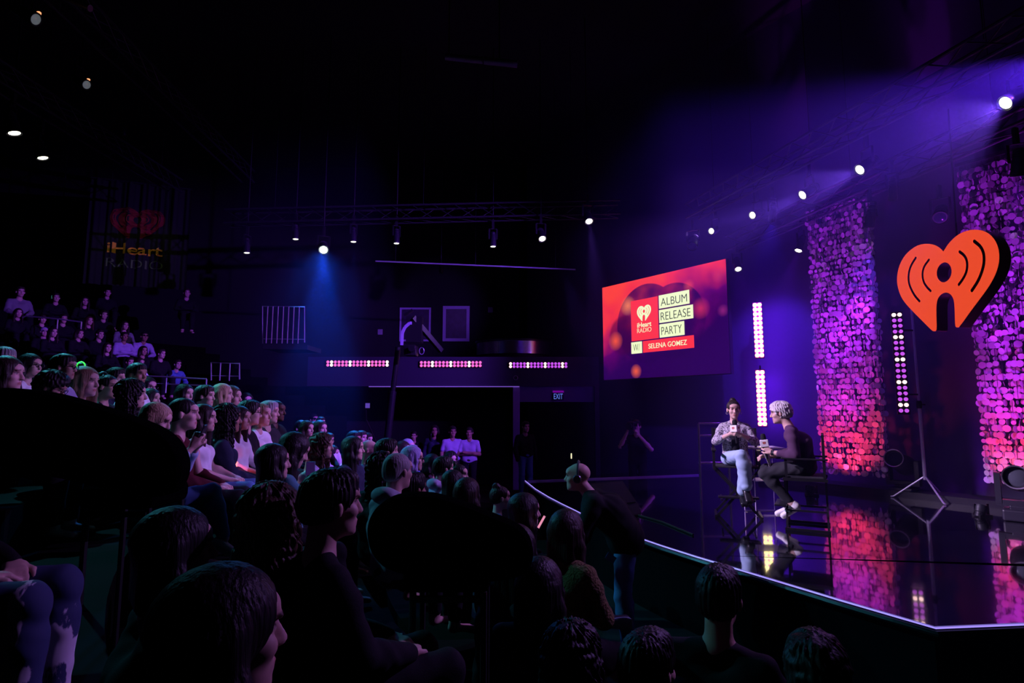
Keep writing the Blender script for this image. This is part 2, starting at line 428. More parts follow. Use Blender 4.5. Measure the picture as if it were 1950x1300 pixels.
# ================================================================== SCREEN
SCR = Plane((2.34, 15.0), (0.582, -0.813))
TL, TR, BR, BL = [SCR.hit(*p) for p in ((1147, 547), (1385, 493), (1387, 712), (1150, 722))]
x0, x1 = (TL[0] + BL[0]) / 2, (TR[0] + BR[0]) / 2; z1 = (TL[1] + TR[1]) / 2; z0 = (BL[1] + BR[1]) / 2
cx, cz = (x0 + x1) / 2, (z0 + z1) / 2; SW, SH = x1 - x0, z1 - z0
root = thing('led_screen', 'large lit red and purple screen with album release party lettering', 'screen')
root.matrix_world = SCR.matrix(cx, cz)
bpy.context.view_layer.update()
b = MB(); b.box((0, 0, -.06), (SW + .03, SH + .03, .10)); b.build('housing', BLACK, root)
m = bpy.data.materials.new('screen_picture'); m.use_nodes = True; nt = m.node_tree; bs = nt.nodes['Principled BSDF']
bs.inputs['Base Color'].default_value = (0, 0, 0, 1); bs.inputs['Roughness'].default_value = .6
N = nt.nodes.new; Lk = nt.links.new
tc = N('ShaderNodeTexCoord'); sx = N('ShaderNodeSeparateXYZ'); Lk(tc.outputs['Object'], sx.inputs[0])
def mth(op, a, b_=None, c_=None, clamp=False):
    n = N('ShaderNodeMath'); n.operation = op; n.use_clamp = clamp
    for i, v in enumerate((a, b_, c_)):
        if v is None: continue
        if isinstance(v, (int, float)): n.inputs[i].default_value = v
        else: Lk(v, n.inputs[i])
    return n.outputs[0]
def mixc(f, a, b_):
    n = N('ShaderNodeMix'); n.data_type = 'RGBA'
    Lk(f, n.inputs['Factor'])
    for k, v in (('A', a), ('B', b_)):
        if isinstance(v, tuple): n.inputs[k].default_value = (*v, 1)
        else: Lk(v, n.inputs[k])
    return n.outputs['Result']
X, Y = sx.outputs[0], sx.outputs[1]
u = mth('DIVIDE', X, SW / 2); v = mth('DIVIDE', Y, SH / 2)                     # -1..1 over the screen
ns = N('ShaderNodeTexNoise'); ns.inputs['Scale'].default_value = 1.3; ns.inputs['Detail'].default_value = 2; Lk(tc.outputs['Object'], ns.inputs['Vector'])
wob = mth('MULTIPLY', mth('SUBTRACT', ns.outputs['Fac'], .5), .9)
g = mth('ADD', mth('ADD', mth('MULTIPLY', v, .62), mth('MULTIPLY', u, -.30)), mth('ADD', wob, .30), clamp=True)
cr = N('ShaderNodeValToRGB'); Lk(g, cr.inputs[0]); e = cr.color_ramp.elements
e[0].position = 0; e[0].color = (.022, .0, .085, 1); e[1].position = 1; e[1].color = (1.0, .055, .045, 1)
for pos, c in ((.30, (.11, .0, .13, 1)), (.55, (.52, .012, .10, 1)), (.8, (.9, .03, .06, 1))):
    q = e.new(pos); q.color = c
def disc(ccx, ccy, r, soft):
    d = mth('SQRT', mth('ADD', mth('POWER', mth('SUBTRACT', X, ccx), 2), mth('POWER', mth('SUBTRACT', Y, ccy), 2)))
    return mth('DIVIDE', mth('SUBTRACT', r, d), soft, clamp=True), d
d1, r1 = disc(-.10 * SW, .04 * SH, .40 * SH, .02)
d2, r2 = disc(.12 * SW, .03 * SH, .36 * SH, .02)
d3, r3 = disc(-.30 * SW, -.05 * SH, .22 * SH, .08)
shade = mixc(mth('MULTIPLY', mth('MAXIMUM', d2, d1), mth('SUBTRACT', 1.0, mth('MULTIPLY', mth('POWER', ns.outputs['Fac'], 3), 1.6), None, True)), cr.outputs[0], (.018, .0, .075))
shade = mixc(mth('MULTIPLY', d3, .6), shade, (.05, .0, .04))
for (gx, gy, gr, gc, gs) in ((-.38, -.10, .07, (1.0, .10, .04), .9), (-.20, -.43, .05, (1.0, .12, .05), .9), (-.26, .25, .07, (1.0, .25, .12), .8), (.32, .10, .07, (.75, .03, .12), .7), (.24, .33, .045, (1.0, .08, .09), .45), (.47, .05, .04, (.5, .03, .3), .5), (.45, .37, .05, (.8, .05, .15), .4)):
    dd, _ = disc(gx * SW, gy * SH, gr * SW, gr * SW)
    shade = mixc(mth('MULTIPLY', dd, gs), shade, gc)
Lk(shade, bs.inputs['Emission Color']); bs.inputs['Emission Strength'].default_value = 1.0
b = MB(); b.box((0, 0, -.004), (SW, SH, .01)); scr = b.build('picture_panel', m, root)
cream = mat('screen_cream', (0, 0, 0), .6, emit=(.92, 1.0, .62), power=1.0); red = mat('screen_red', (0, 0, 0), .6, emit=(1.0, .035, .062), power=1.0)
dark = mat('screen_black', (0.0, 0.0, 0.0), .6, emit=(.02, .025, .02), power=1.0)
def zr(pts):
    q = [SCR.hit(1190 + x / 8.667, 540 + y / 8.667) for x, y in pts]
    return ((q[0][0] + q[3][0]) / 2 - cx, (q[1][0] + q[2][0]) / 2 - cx, (q[2][1] + q[3][1]) / 2 - cz, (q[0][1] + q[1][1]) / 2 - cz)
def panel(name, pts, m_, lab):
    a0, a1, c0, c1 = zr(pts); s_ = MB(); s_.box(((a0 + a1) / 2, (c0 + c1) / 2, .004), (a1 - a0, c1 - c0, .006)); o = s_.build(name, m_, root); o['label'] = lab; return o
panel('caption_panel', [(100, 292), (548, 205), (555, 895), (112, 955)], red, 'red square panel')
for pts in ([(560, 195), (1062, 100), (1068, 325), (566, 415)], [(566, 438), (1125, 340), (1130, 568), (570, 650)], [(572, 672), (980, 615), (985, 840), (577, 895)], [(105, 970), (282, 950), (286, 1140), (112, 1162)]):
    panel('caption_panel', pts, cream, 'cream caption panel')
panel('caption_panel', [(298, 945), (1140, 850), (1145, 1055), (303, 1140)], red, 'long red caption panel')
for s_, pts, m_, bd in (('ALBUM', [(597, 240), (1025, 170), (1030, 295), (597, 370)], dark, -.012), ('RELEASE', [(595, 475), (1085, 400), (1085, 535), (598, 607)], dark, -.012),
                        ('PARTY', [(603, 715), (940, 675), (945, 805), (610, 848)], dark, -.012), ('W/', [(135, 1010), (255, 985), (240, 1105), (150, 1110)], dark, -.02),
                        ('SELENA GOMEZ', [(392, 990), (1025, 925), (1030, 1005), (395, 1075)], cream, .002),
                        ('iHeart', [(208, 645), (440, 620), (440, 695), (208, 730)], cream, .014), ('RADIO', [(208, 740), (440, 712), (440, 785), (208, 818)], cream, -.015)):
    text2d('lettering', s_, zr(pts), m_, .004, root, Matrix.Translation((0, 0, .008)), bd)

# ================================================================== HEART SIGN
HP = Plane((5.62, 7.4), (0.30, -0.954))
def hz(p): return HP.hit(1690 + p[0] / 5.908, 420 + p[1] / 5.908)
out_l = [(700, 250), (770, 180), (840, 135), (920, 108), (1000, 100), (1080, 115), (1150, 155), (1205, 220), (1240, 300), (1253, 400), (1245, 490), (1215, 590), (1165, 690), (1100, 790), (1010, 910), (920, 1030), (850, 1130)]
heart = [(632, 355), (640, 340), (665, 300)] + out_l + [(805, 1188), (795, 1200), (778, 1200), (768, 1180), (765, 1100), (762, 1000), (757, 920), (745, 870), (715, 825), (665, 805), (615, 815), (575, 850), (553, 895), (543, 960), (545, 1100), (548, 1215), (540, 1240), (520, 1245), (490, 1220), (400, 1130), (300, 1030), (220, 945), (165, 870), (130, 780), (112, 690), (117, 600), (135, 520), (170, 440), (220, 370), (290, 310), (360, 272), (450, 258), (530, 272), (590, 310), (624, 348)]
hole = [(638 + 90 * math.cos(a * math.pi / 12) + 8 * math.sin(a * math.pi / 12), 581 - 114 * math.sin(a * math.pi / 12)) for a in range(24)]
arcs = [([(466, 440), (410, 515), (390, 600), (405, 690), (445, 750), (485, 790)], 34), ([(318, 418), (265, 500), (237, 590), (237, 690), (265, 770), (310, 850), (360, 905)], 34),
        ([(812, 350), (865, 390), (895, 450), (898, 530), (880, 600), (840, 670), (803, 718)], 40), ([(977, 232), (1050, 290), (1085, 370), (1088, 470), (1065, 570), (1020, 680), (950, 785)], 46)]
loops = [chaikin([hz(p) for p in heart], 1), [hz(p) for p in hole]] + [[hz(p) for p in stroke(c, w_)] for c, w_ in arcs]
hx = sum(p[0] for p in loops[0]) / len(loops[0]); hzc = sum(p[1] for p in loops[0]) / len(loops[0])
loops = [[(p[0] - hx, p[1] - hzc) for p in l] for l in loops]
def heart_shape(name, m_, depth, parent, M, k=1.0, sx_=1.0): return shape2d(name, [[(p[0] * k * sx_, p[1] * k) for p in l] for l in loops], m_, depth, parent, M)
root = thing('heart_sign', 'big glowing orange heart sign with sound wave slots', 'sign'); root.matrix_world = HP.matrix(hx, hzc)
M_heart = mat('orange_acrylic', (.75, .06, .02), .25, emit=(1.0, .085, .028), power=.82)
heart_shape('face_panel', M_heart, .02, root, Matrix.Translation((0, 0, .0)))['label'] = 'glowing orange face'
heart_shape('housing', mat('sign_housing', (.012, .008, .02), .35), .20, root, Matrix.Translation((0, 0, -.112)))
hb = MB(); hb.box((.02, .30, -.24), (.05, .4, .06)); hb.tube([(.02, .45, -.24), (.02, 2.4, -.30)], .012, 6); hb.build('hanging_bracket', METAL, root)
# the same mark on the screen
a0, a1, c0, c1 = zr([(205, 360), (437, 345), (440, 610), (208, 610)])
hw = max(p[0] for p in loops[0]) - min(p[0] for p in loops[0]); hh = max(p[1] for p in loops[0]) - min(p[1] for p in loops[0])
scrn = bpy.data.objects['led_screen']
heart_shape('heart_emblem', cream, .004, scrn, Matrix.Translation(((a0 + a1) / 2, (c0 + c1) / 2, .011)), (c1 - c0) / hh, (a1 - a0) / hw / ((c1 - c0) / hh))

# ================================================================== SEQUIN CURTAINS
M_seq = mat('pearl_sequin', (.85, .62, .85), .28, .30, spec=.7)
M_cord = mat('curtain_cord', (.02, .02, .03), .7)
M_rose = mat('floor_lamp_lens', (.5, .1, .1), .3, emit=(1.0, .06, .12), power=3.0)


def sequin_curtain(label, s0, zb, zt, wdt, seed, dep=.30, out=.80):
    rnd = random.Random(seed); t = thing('sequin_curtain', label, 'curtain'); t.matrix_world = WALL.matrix(s0 + wdt / 2, zb, out)
    V, Fc = [], []; n = 10; rad = .050; step = .090; rows = int((zt - zb) / step)
    path = []
    nx = int(wdt / .068)
    for i in range(nx + 1): path.append((-wdt / 2 + wdt * i / nx, 0.0, 0.0))
    for i in range(1, 4): path.append((wdt / 2, -dep * i / 4, math.pi / 2)); path.append((-wdt / 2, -dep * i / 4, -math.pi / 2))
    for i in range(0, nx + 1, 2): path.append((-wdt / 2 + wdt * i / nx, -dep, 0.0))
    for j in range(rows + 1):
        for (x, zz, a) in path:
            if rnd.random() < .03: continue
            r = rad * rnd.choice((1, 1, 1, .82, .6)); ang = a + rnd.gauss(0, .45); til = rnd.gauss(0, .10)
            if rnd.random() < .16: ang += rnd.choice((-1, 1)) * 1.25
            c = Vector((x + rnd.gauss(0, .010), j * step + rnd.gauss(0, .006), zz + rnd.uniform(-.02, .02)))
            R = Matrix.Rotation(ang, 3, 'Y') @ Matrix.Rotation(til, 3, 'X'); b0 = len(V)
            for sgn in (1, -1):
                for k in range(n):
                    q = R @ Vector((r * math.cos(2 * math.pi * k / n), r * math.sin(2 * math.pi * k / n), .0015 * sgn)); V.append(c + q)
            Fc.append(tuple(range(b0, b0 + n))); Fc.append(tuple(reversed(range(b0 + n, b0 + 2 * n))))
            for k in range(n): Fc.append((b0 + k, b0 + n + k, b0 + n + (k + 1) % n, b0 + (k + 1) % n))
    o = put('sequin_strands', mesh_np('sequin_strands', V, Fc), M_seq, t); o['kind'] = 'stuff'
    c = MB()
    for (x, zz, a) in path: c.bar((x, -.02, zz - .006), (x, zt - zb + .05, zz - .006), .004, .004)
    for j in range(0, rows + 1): c.bar((-wdt / 2, j * step + step * .5, -.012), (wdt / 2, j * step + step * .5, -.012), .004, .004)
    o = c.build('cord_net', M_cord, t); o['kind'] = 'stuff'
    c = MB(); c.box((0, zt - zb + .08, -dep / 2), (wdt + .1, .05, dep + .05)); c.build('top_rail', METAL, t)
    return t


b1 = WALL.world(0, 0, .8); LN = Plane((b1.x, b1.y), (0.58, -0.815))
def s_of(px, py=650): return LN.hit(px, py)
sl, sr = s_of(1553)[0], s_of(1664)[0]; sl2 = s_of(1857)[0]
sequin_curtain('tall sequin curtain between the screen and the heart sign, lit pink at its foot', sl, s_of(1620, 900)[1], s_of(1600, 385)[1], sr - sl, 3)
sequin_curtain('tall sequin curtain at the right frame edge, partly behind the heart sign', sl2, s_of(1905, 915)[1], s_of(1885, 308)[1], sr - sl + .1, 5)
CUR = [(sl + (sr - sl) / 2), (sl2 + (sr - sl) / 2)]
for i, s_ in enumerate(CUR):
    p = WALL.world(s_ + (-.20 if i == 0 else -.30), .13, 1.75); top = WALL.world(s_, 2.6, .8)
    t = thing('floor_lamp_can', ['small red floor lamp at the foot of the first sequin curtain', 'small red floor lamp at the foot of the second sequin curtain'][i], 'stage lamp', (p.x, p.y, 0.0))
    can = put('can_body', can_mesh(.07, .16), M_can, t); can.location = (0, 0, .14); can.rotation_euler = look((0, 0, .14), top - p)
    le = put('lens', lens_mesh(.07), M_rose, can)
    b = MB(); b.box((0, 0, .015), (.16, .14, .03)); b.bar((-.08, 0, .02), (-.08, 0, .16), .03, .008); b.bar((.08, 0, .02), (.08, 0, .16), .03, .008); b.build('bracket', METAL, t)
    spot(t, p + Vector((0, 0, .06)), WALL.world(s_, .95, .8), (1.0, .04, .13), 110, 66, .9, .05)
    spot(t, p + Vector((0, 0, .06)), WALL.world(s_, 2.3, .8), (0.62, .03, .85), 190, 50, .9, .05)
    spot(t, p + Vector((0, 0, .06)), WALL.world(s_, 4.5, .8), (0.42, .02, 1.0), 1500, 30, .9, .05)

# ================================================================== LED BARS
M_pix = mat('led_pink', (.4, .1, .3), .3, emit=(1.0, .16, .55), power=1.0); M_pixw = mat('led_bright', (.5, .4, .4), .3, emit=(1.0, .62, .60), power=2.6)
M_pixv = mat('led_violet', (.4, .1, .5), .3, emit=(.65, .10, .95), power=.9); M_pixh = mat('led_hot', (.5, .4, .4), .3, emit=(1.0, .88, .26), power=3.2)


def led_bar(label, M, n, pitch, gap, r, pick, along='x', group=None, glow=None):
    """two rows of n round lenses on a dark housing"""
    t = thing('led_bar', label, 'light bar', group=group); t.matrix_world = M
    L = n * pitch; W = gap * 2
    b = MB(); b.box((0, 0, -.05), (L + .03, W + .01, .08) if along == 'x' else (W + .01, L + .03, .08), bevel=.006); b.build('housing', METAL, t)
    if glow: b = MB(); b.box((0, 0, -.009), (W * .98, L, .006)); b.build('halo_panel', glow, t)  # magenta halo round the lenses, painted as a glowing panel
    k = MB(); k.lathe([(r, 0), (r * .96, .008), (r * .6, .018), (0, .022)], 14); me = k.mesh('lens', True); cache = {}
    for i in range(n):
        for s in (-.5, .5):
            m_ = pick(i)
            if m_.name not in cache: q = me.copy(); q.materials.append(m_); cache[m_.name] = q
            a = (i - (n - 1) / 2) * pitch
            o = bpy.data.objects.new('lens', cache[m_.name]); COL.objects.link(o); o.location = (a, s * gap, -.008) if along == 'x' else (s * gap, a, -.008); o.parent = t
    return t


BF = Plane((0, 15.42), (1, 0))
for i, (xa, xb, yy, first) in enumerate(((621, 741, 692, 1), (799, 918, 693, 3), (969, 1081, 695, 0))):
    a, c = BF.hit(xa, yy), BF.hit(xb, yy); n = 17 if i else 17; L = c[0] - a[0]; pitch = L / n
    led_bar(['pink light bar on the balcony front, left one partly behind the camera crane', 'pink light bar on the balcony front, middle of the three', 'pink light bar on the balcony front, right one nearest the screen'][i],
            BF.matrix((a[0] + c[0]) / 2, a[1], .02), n, pitch, pitch * .86, pitch * .40, (lambda i_, f=first, q=i: M_pixw if i_ % 5 == f else (M_pixv if q == 2 else M_pix)), group='light bars on the balcony front')
LB = Plane((WALL.world(0, 0, .55).x, WALL.world(0, 0, .55).y), (0.80, -0.6))
def hang(px, py, d): return at(px, py, d)
for i, (ya, yb, xa, xb, lab) in enumerate(((575, 681, 1442, 1446, 'dazzling vertical light bar above, upper of the pair behind the guests'), (704, 811, 1447, 1452, 'dazzling vertical light bar below, lower of the pair behind the guests'))):
    p, q = at(xa, ya, 11.3), at(xb, yb, 11.3); c = (p + q) / 2; H = p.z - q.z
    P = Plane((c.x, c.y), (0.90, -0.44)); t = led_bar(lab, P.matrix(0, c.z), 12, H / 12, H / 12 * .90, H / 12 * .455, lambda i_: M_pixh, 'y', 'light bars standing on the stage', mat('painted_led_halo', (.2, .0, .2), .5, emit=(.75, .01, .55), power=1.3))
    for zz in (-.3, .3):
        l = bpy.data.lights.new('added_back_glow', 'POINT'); l.color = (.20, .015, 1.0); l.energy = 26; l.shadow_soft_size = .1
        o = bpy.data.objects.new('added_back_glow', l); COL.objects.link(o); o.location = (0, zz, -.22); o.parent = t  # added point lights behind each bar make the glow on the backdrop
    b = MB(); b.bar((0, -H / 2, -.14), (0, H / 2 + .1, -.14), .03, .02); b.build('mount', METAL, t)
P = Plane((0, 0), (0.90, -0.44))
pa, pb = at(1709, 592, 9.0), at(1720, 787, 9.0); c = (pa + pb) / 2; H = pa.z - pb.z; P = Plane((c.x, c.y), (0.90, -0.44))
led_bar('dimmer vertical pink light bar left of the pole below the heart sign', P.matrix(0, c.z), 18, H / 18, H / 18 * .86, H / 18 * .34, lambda i_: M_pixw if i_ % 4 == 1 else M_pixv, 'y', 'light bars standing on the stage')
# the stand that carries it
pt, pf = at(1736, 588, 9.1), at(1752, 905, 9.1)
t = thing('light_stand', 'tall tripod light stand with the dim pink light bar beside it', 'stand', (pt.x, pt.y, 0))
M_pole = mat('stand_steel', (.62, .58, .75), .32, .6)
b = MB(); b.tube([(0, 0, .3), (0, 0, 1.45)], .026, 10); b.build('pole', M_pole, t, True)
b = MB(); b.tube([(0, 0, 1.45), (0, 0, pt.z)], .019, 10); b.build('mast', M_pole, t, True)
b = MB(); b.lathe([(.035, 1.38), (.04, 1.42), (.04, 1.47), (.03, 1.5)], 12); b.bar((0, 0, 1.44), (.09, .0, 1.44), .02); b.build('collar', METAL, t)
for k in range(3):
    a = k * 2.094 + .4; b = MB(); b.tube([(.02 * math.cos(a), .02 * math.sin(a), .34), (.42 * math.cos(a), .42 * math.sin(a), .02), (.46 * math.cos(a), .46 * math.sin(a), .014)], .013, 8); b.build('leg', M_pole, t, True)
b = MB(); b.bar((0, 0, c.z + .5), (c.x - pt.x, c.y - pt.y, c.z + .5), .025); b.bar((0, 0, c.z - .5), (c.x - pt.x, c.y - pt.y, c.z - .5), .025); b.build('bracket', METAL, t)


# ================================================================== MOVING HEADS on the stage floor
def moving_head(label, px, py_base, d, aim, k=1.0, lensm=M_lensoff):
    p = at(px, py_base, d); t = thing('moving_head_light', label, 'stage lamp', (p.x, p.y, 0)); ang = math.atan2(aim.y - p.y, aim.x - p.x)
    b = MB(); b.box((0, 0, .07 * k), (.40 * k, .34 * k, .13 * k), ang, bevel=.02); b.box((0, 0, .15 * k), (.2 * k, .2 * k, .05 * k), ang, bevel=.01); b.build('base', M_mh, t)
    sd = Vector((-math.sin(ang), math.cos(ang), 0)); zc = .50 * k
    b = MB()
    for s in (-1, 1):
        b.bar(sd * s * .20 * k + Vector((0, 0, .19 * k)), sd * s * .20 * k + Vector((0, 0, zc + .06 * k)), .15 * k, .06 * k, up=sd)
    b.bar(-sd * .23 * k + Vector((0, 0, .2 * k)), sd * .23 * k + Vector((0, 0, .2 * k)), .14 * k, .07 * k); b.build('yoke', M_mh, t)
    c = Vector((0, 0, zc)); q = look(p + c, aim).to_matrix().to_4x4(); r = .135 * k
    b = MB(); b.lathe([(0, -.33 * k), (r * .86, -.34 * k), (r * .90, -.40 * k), (r, -.41 * k), (r, -.30 * k), (r * .95, -.28 * k), (r * 1.02, -.05 * k), (r * 1.15, .02 * k), (r * 1.15, .18 * k), (r * .8, .28 * k), (0, .30 * k)], 24)
    h = put('head', b.mesh('head', True), M_mh, t, Matrix.Translation(c) @ q)
    b = MB(); b.lathe([(r * .82, -.335 * k), (r * .5, -.355 * k), (0, -.365 * k)], 20); put('lens', b.mesh('lens', True), lensm, h)
    b = MB(); b.lathe([(r * .93, -.405 * k), (r * 1.03, -.415 * k), (r * 1.03, -.395 * k), (r * .93, -.395 * k)], 24, None, False); put('rim', b.mesh('rim', True), M_rim, h)
    return t


M_mh = mat('moving_head_plastic', (.03, .027, .045), .42); M_rim = mat('lamp_rim', (.6, .5, .7), .3, .6)
M_glint = mat('lamp_glass', (.25, .27, .35), .08, .6)
moving_head('black moving head light aimed up left, standing by the first sequin curtain', 1722, 925, 9.2, at(1560, 760, 7.5))
moving_head('black moving head light with a glinting lens at the right frame edge', 1946, 985, 7.2, at(1835, 840, 3.5), 1.02, M_glint)
# cables on the floor
M_cable = mat('black_rubber', (.015, .015, .018), .5)
for i, (pts, lab) in enumerate((([(1660, 938), (1700, 944), (1760, 940), (1800, 934), (1850, 938), (1900, 946), (1949, 950)], 'loose black cables lying below the heart sign'), ([(1120, 978), (1170, 985), (1215, 982), (1260, 995), (1320, 1020)], 'thin black cable lying on the stage by the floor monitor'))):
    b = MB(); g = []
    for p in pts: q = on_floor(*p); g.append(q + Vector((0, 0, .012)))
    b.tube(g, .011, 6); tag(b.build('cable', M_cable, None, True), lab, 'cable')
# floor monitor wedge
p = on_floor(1168, 975); t = thing('stage_monitor', 'dark wedge floor monitor on the left front of the stage', 'speaker', p, .5)
b = MB(); b.bm.verts.ensure_lookup_table()
vs = [b.bm.verts.new(v) for v in ((-.3, -.22, 0), (.3, -.22, 0), (.3, .22, 0), (-.3, .22, 0), (-.3, -.16, .1), (.3, -.16, .1), (.3, .16, .38), (-.3, .16, .38))]
for f in ((0, 1, 2, 3), (4, 5, 6, 7), (0, 1, 5, 4), (1, 2, 6, 5), (2, 3, 7, 6), (3, 0, 4, 7)): b.bm.faces.new([vs[k] for k in f])
b.build('cabinet', mat('monitor_paint', (.03, .03, .045), .5), t)
b = MB(); R = Matrix.Translation((0, .0, .245)) @ Matrix.Rotation(math.atan2(.28, .32), 4, 'X'); b.box((0, 0, .006), (.54, .36, .012), M=R); b.build('grille', mat('grille_mesh', (.05, .045, .08), .6, bump=.5, bscale=150), t)

# ================================================================== RIG: trusses and pipes
def truss(label, a, c, wdt=.3):
    a, c = Vector(a), Vector(c); t = thing('truss', label, 'truss', a); d = c - a; L = d.length; d.normalize(); s = Vector((-d.y, d.x, 0)).normalized() * wdt / 2; up = Vector((0, 0, wdt / 2)); P4 = [s + up, -s + up, s - up, -s - up]
    for o in P4: b = MB(); b.tube([o, o + d * L], .024, 8); b.build('chord', M_truss, t, True)
    b = MB(); n = int(L / .45)
    for i in range(n):
        q0, q1 = d * L * i / n, d * L * (i + 1) / n
        for o0, o1 in ((0, 1), (1, 3), (3, 2), (2, 0)): b.tube([P4[o0] + q0, P4[o1] + q1], .010, 5)
    b.build('bracing', M_truss, t)
    for f in (.12, .5, .88): q = d * L * f; b = MB(); b.tube([q + up, q + Vector((0, 0, 9.5 - a.z))], .006, 5); b.build('hanger', METAL, t)
    return t


M_truss = mat('truss_paint', (.016, .015, .02), .5, .2)
def over(px, py, d, dz): return at(px, py, d) + Vector((0, 0, dz))
truss('long lighting truss over the front of the stage', over(2060, 120, 5.4, .60), over(1320, 455, 12.2, .60))
truss('lighting truss above the sequin curtains', over(2020, 290, 7.1, .68), over(1395, 520, 12.0, .62))
truss('lighting truss carrying the lamps over the balcony', over(430, 468, 12.6, .62), over(1180, 440, 12.6, .5))
truss('lighting truss at the upper left over the seats', over(-60, 200, 7.6, .62), over(330, 400, 14.0, .62))
truss('lighting truss crossing the dark ceiling at top left', over(-20, -40, 6.4, .62), over(470, 380, 15.0, .62))
M_duct = mat('galvanised_duct', (.22, .2, .25), .4, .6)
a, c = at(715, 497, 13.0), at(1096, 513, 13.0); t = thing('rigging_pipe', 'long thin pipe catching violet light above the balcony', 'pipe', a)
b = MB(); b.tube([(0, 0, 0), c - a], .017, 8); b.build('pipe', M_pole, t, True)
for f in (.1, .5, .9): b = MB(); b.tube([(c - a) * f, (c - a) * f + Vector((0, 0, 9.5 - a.z))], .006, 5); b.build('hanger', METAL, t)
a, c = at(848, 108, 9.0), at(985, 122, 9.0); t = thing('ceiling_duct', 'short ceiling duct catching violet light at the top centre', 'duct', a)
b = MB(); b.tube([(0, 0, 0), (c - a) * .52], .05, 12); b.tube([(c - a) * .54, c - a], .055, 12); b.build('pipe', M_duct, t, True)
for f in (.05, .75): b = MB(); b.bar((c - a) * f, (c - a) * f + Vector((0, 0, 9.5 - a.z)), .02); b.build('hanger', METAL, t)
a, c = at(120, -6, 7.5), at(172, 16, 7.5); t = thing('ceiling_duct', 'short pale duct end at the top left frame edge', 'duct', a)
b = MB(); b.tube([(0, 0, 0), c - a], .045, 12); b.build('pipe', M_duct, t, True)
b = MB(); b.bar((c - a) * .7, (c - a) * .7 + Vector((0, 0, 9.5 - a.z)), .03); b.build('hanger', METAL, t)

# ================================================================== BALCONY and what is under and on it
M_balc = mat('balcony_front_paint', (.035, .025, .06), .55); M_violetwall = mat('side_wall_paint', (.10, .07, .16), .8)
zt, zb = BF.hit(800, 679)[1], BF.hit(800, 735)[1]; xa, xb = BF.hit(585, 700)[0], BF.hit(1141, 700)[0]
b = MB(); b.box(((xa + xb) / 2, 15.53, (zt + zb) / 2), (xb - xa, .14, zt - zb)); tag(b.build('wall_balcony', M_balc), kind='structure')
b = MB(); b.poly([(xa, 15.6), (xb, 15.6), (1.2, 17.2), (0, 18.9), (xa, 18.9)], zb, zb + .25); tag(b.build('floor_balcony', BLACK), kind='structure')
M_strip = mat('violet_trim_glow', (.2, .15, .3), .4, emit=(.22, .10, .62), power=.8)  # purple light falling on the balcony lip, painted as emission
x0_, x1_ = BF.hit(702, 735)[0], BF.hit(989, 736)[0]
b = MB(); b.box(((x0_ + x1_) / 2, 15.44, zb - .012), (x1_ - x0_, .02, .02)); t = b.build('lip_trim', M_strip); tag(t, 'thin trim with painted violet glow along the underside of the balcony', 'edge trim')
px0 = BF.hit(977, 800)[0]; px1 = BF.hit(990, 800)[0]
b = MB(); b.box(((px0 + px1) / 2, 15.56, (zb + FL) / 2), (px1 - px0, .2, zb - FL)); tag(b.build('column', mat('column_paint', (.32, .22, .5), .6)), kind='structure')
dx0, dx1 = BF.hit(990, 750)[0], BF.hit(1140, 750)[0]; dz0 = BF.hit(1060, 765)[1]
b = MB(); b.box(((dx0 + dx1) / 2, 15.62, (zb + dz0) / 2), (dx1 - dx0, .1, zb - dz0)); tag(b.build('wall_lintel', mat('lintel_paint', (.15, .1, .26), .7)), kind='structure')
b = MB(); b.box((xb - .06, 15.6, (zb + FL) / 2), (.12, .2, zb - FL)); tag(b.build('trim_3', M_balc), kind='structure')
# exit signs
def exit_sign(label, pl, px, py, wpx, letter_m, band, txt='EXIT'):
    a, z = pl.hit(px, py); k = (pl.hit(px + wpx, py)[0] - pl.hit(px - wpx, py)[0]) / 2
    t = thing('exit_sign', label, 'sign'); t.matrix_world = pl.matrix(a, z, .03)
    b = MB(); b.box((0, -k * .12, -.012), (k * 1.1, k * .72, .024), bevel=.004); b.build('housing', mat('exit_housing', (.02, .02, .05), .4), t)
    text2d('lettering', txt, (-k * .45, k * .45, -k * .40, k * .14), letter_m, .004, t, Matrix.Translation((0, 0, .001)))
    if not band: b = MB(); b.tube([(0, k * .2, -.012), (0, 9.5 - z, -.012)], .01, 6); b.build('drop_pipe', METAL, t)
    if band: b = MB(); b.box((0, k * .34, .0), (k * 1.1, k * .2, .03)); b.build('top_cap', band, t)
    return t
DL = Plane((0, 15.56), (1, 0))
exit_sign('EXIT sign with blue letters on the lintel under the balcony', DL, 1063, 752, 19, mat('exit_blue', (.1, .2, .5), .4, emit=(.12, .2, .75), power=.9), mat('exit_cap', (.5, .1, .6), .4, emit=(.22, .0, .35), power=.5))
# counter, posters and camera crane on the balcony
ca, cb = at(905, 662, 16.4), at(1052, 662, 16.4); zc0, zc1 = at(975, 674, 16.4).z, at(975, 650, 16.4).z; R_ = (cb.x - ca.x) / 2; cxm = (ca.x + cb.x) / 2
t = thing('bar_counter', 'curved metal bar counter on the balcony reflecting pink light', 'counter', (cxm, 16.9, zb + .25))
M_counter = mat('counter_metal', (.5, .45, .5), .22, .9)
b = MB(); pts = [(R_ * math.cos(a), -.9 * math.sin(a)) for a in [math.pi * k / 48 for k in range(49)]]; zz0 = zc0 - zb - .25; zz1 = zc1 - zb - .25
rg = [[b.bm.verts.new((p[0] * f, p[1] * f, z)) for f, z in ((1, zz0), (1, zz1), (.97, zz1), (.97, zz0))] for p in pts]
for r0, r1 in zip(rg, rg[1:]):
    for k in range(4): b.bm.faces.new((r0[k], r0[(k + 1) % 4], r1[(k + 1) % 4], r1[k]))
b.build('front_panel', M_counter, t, True)
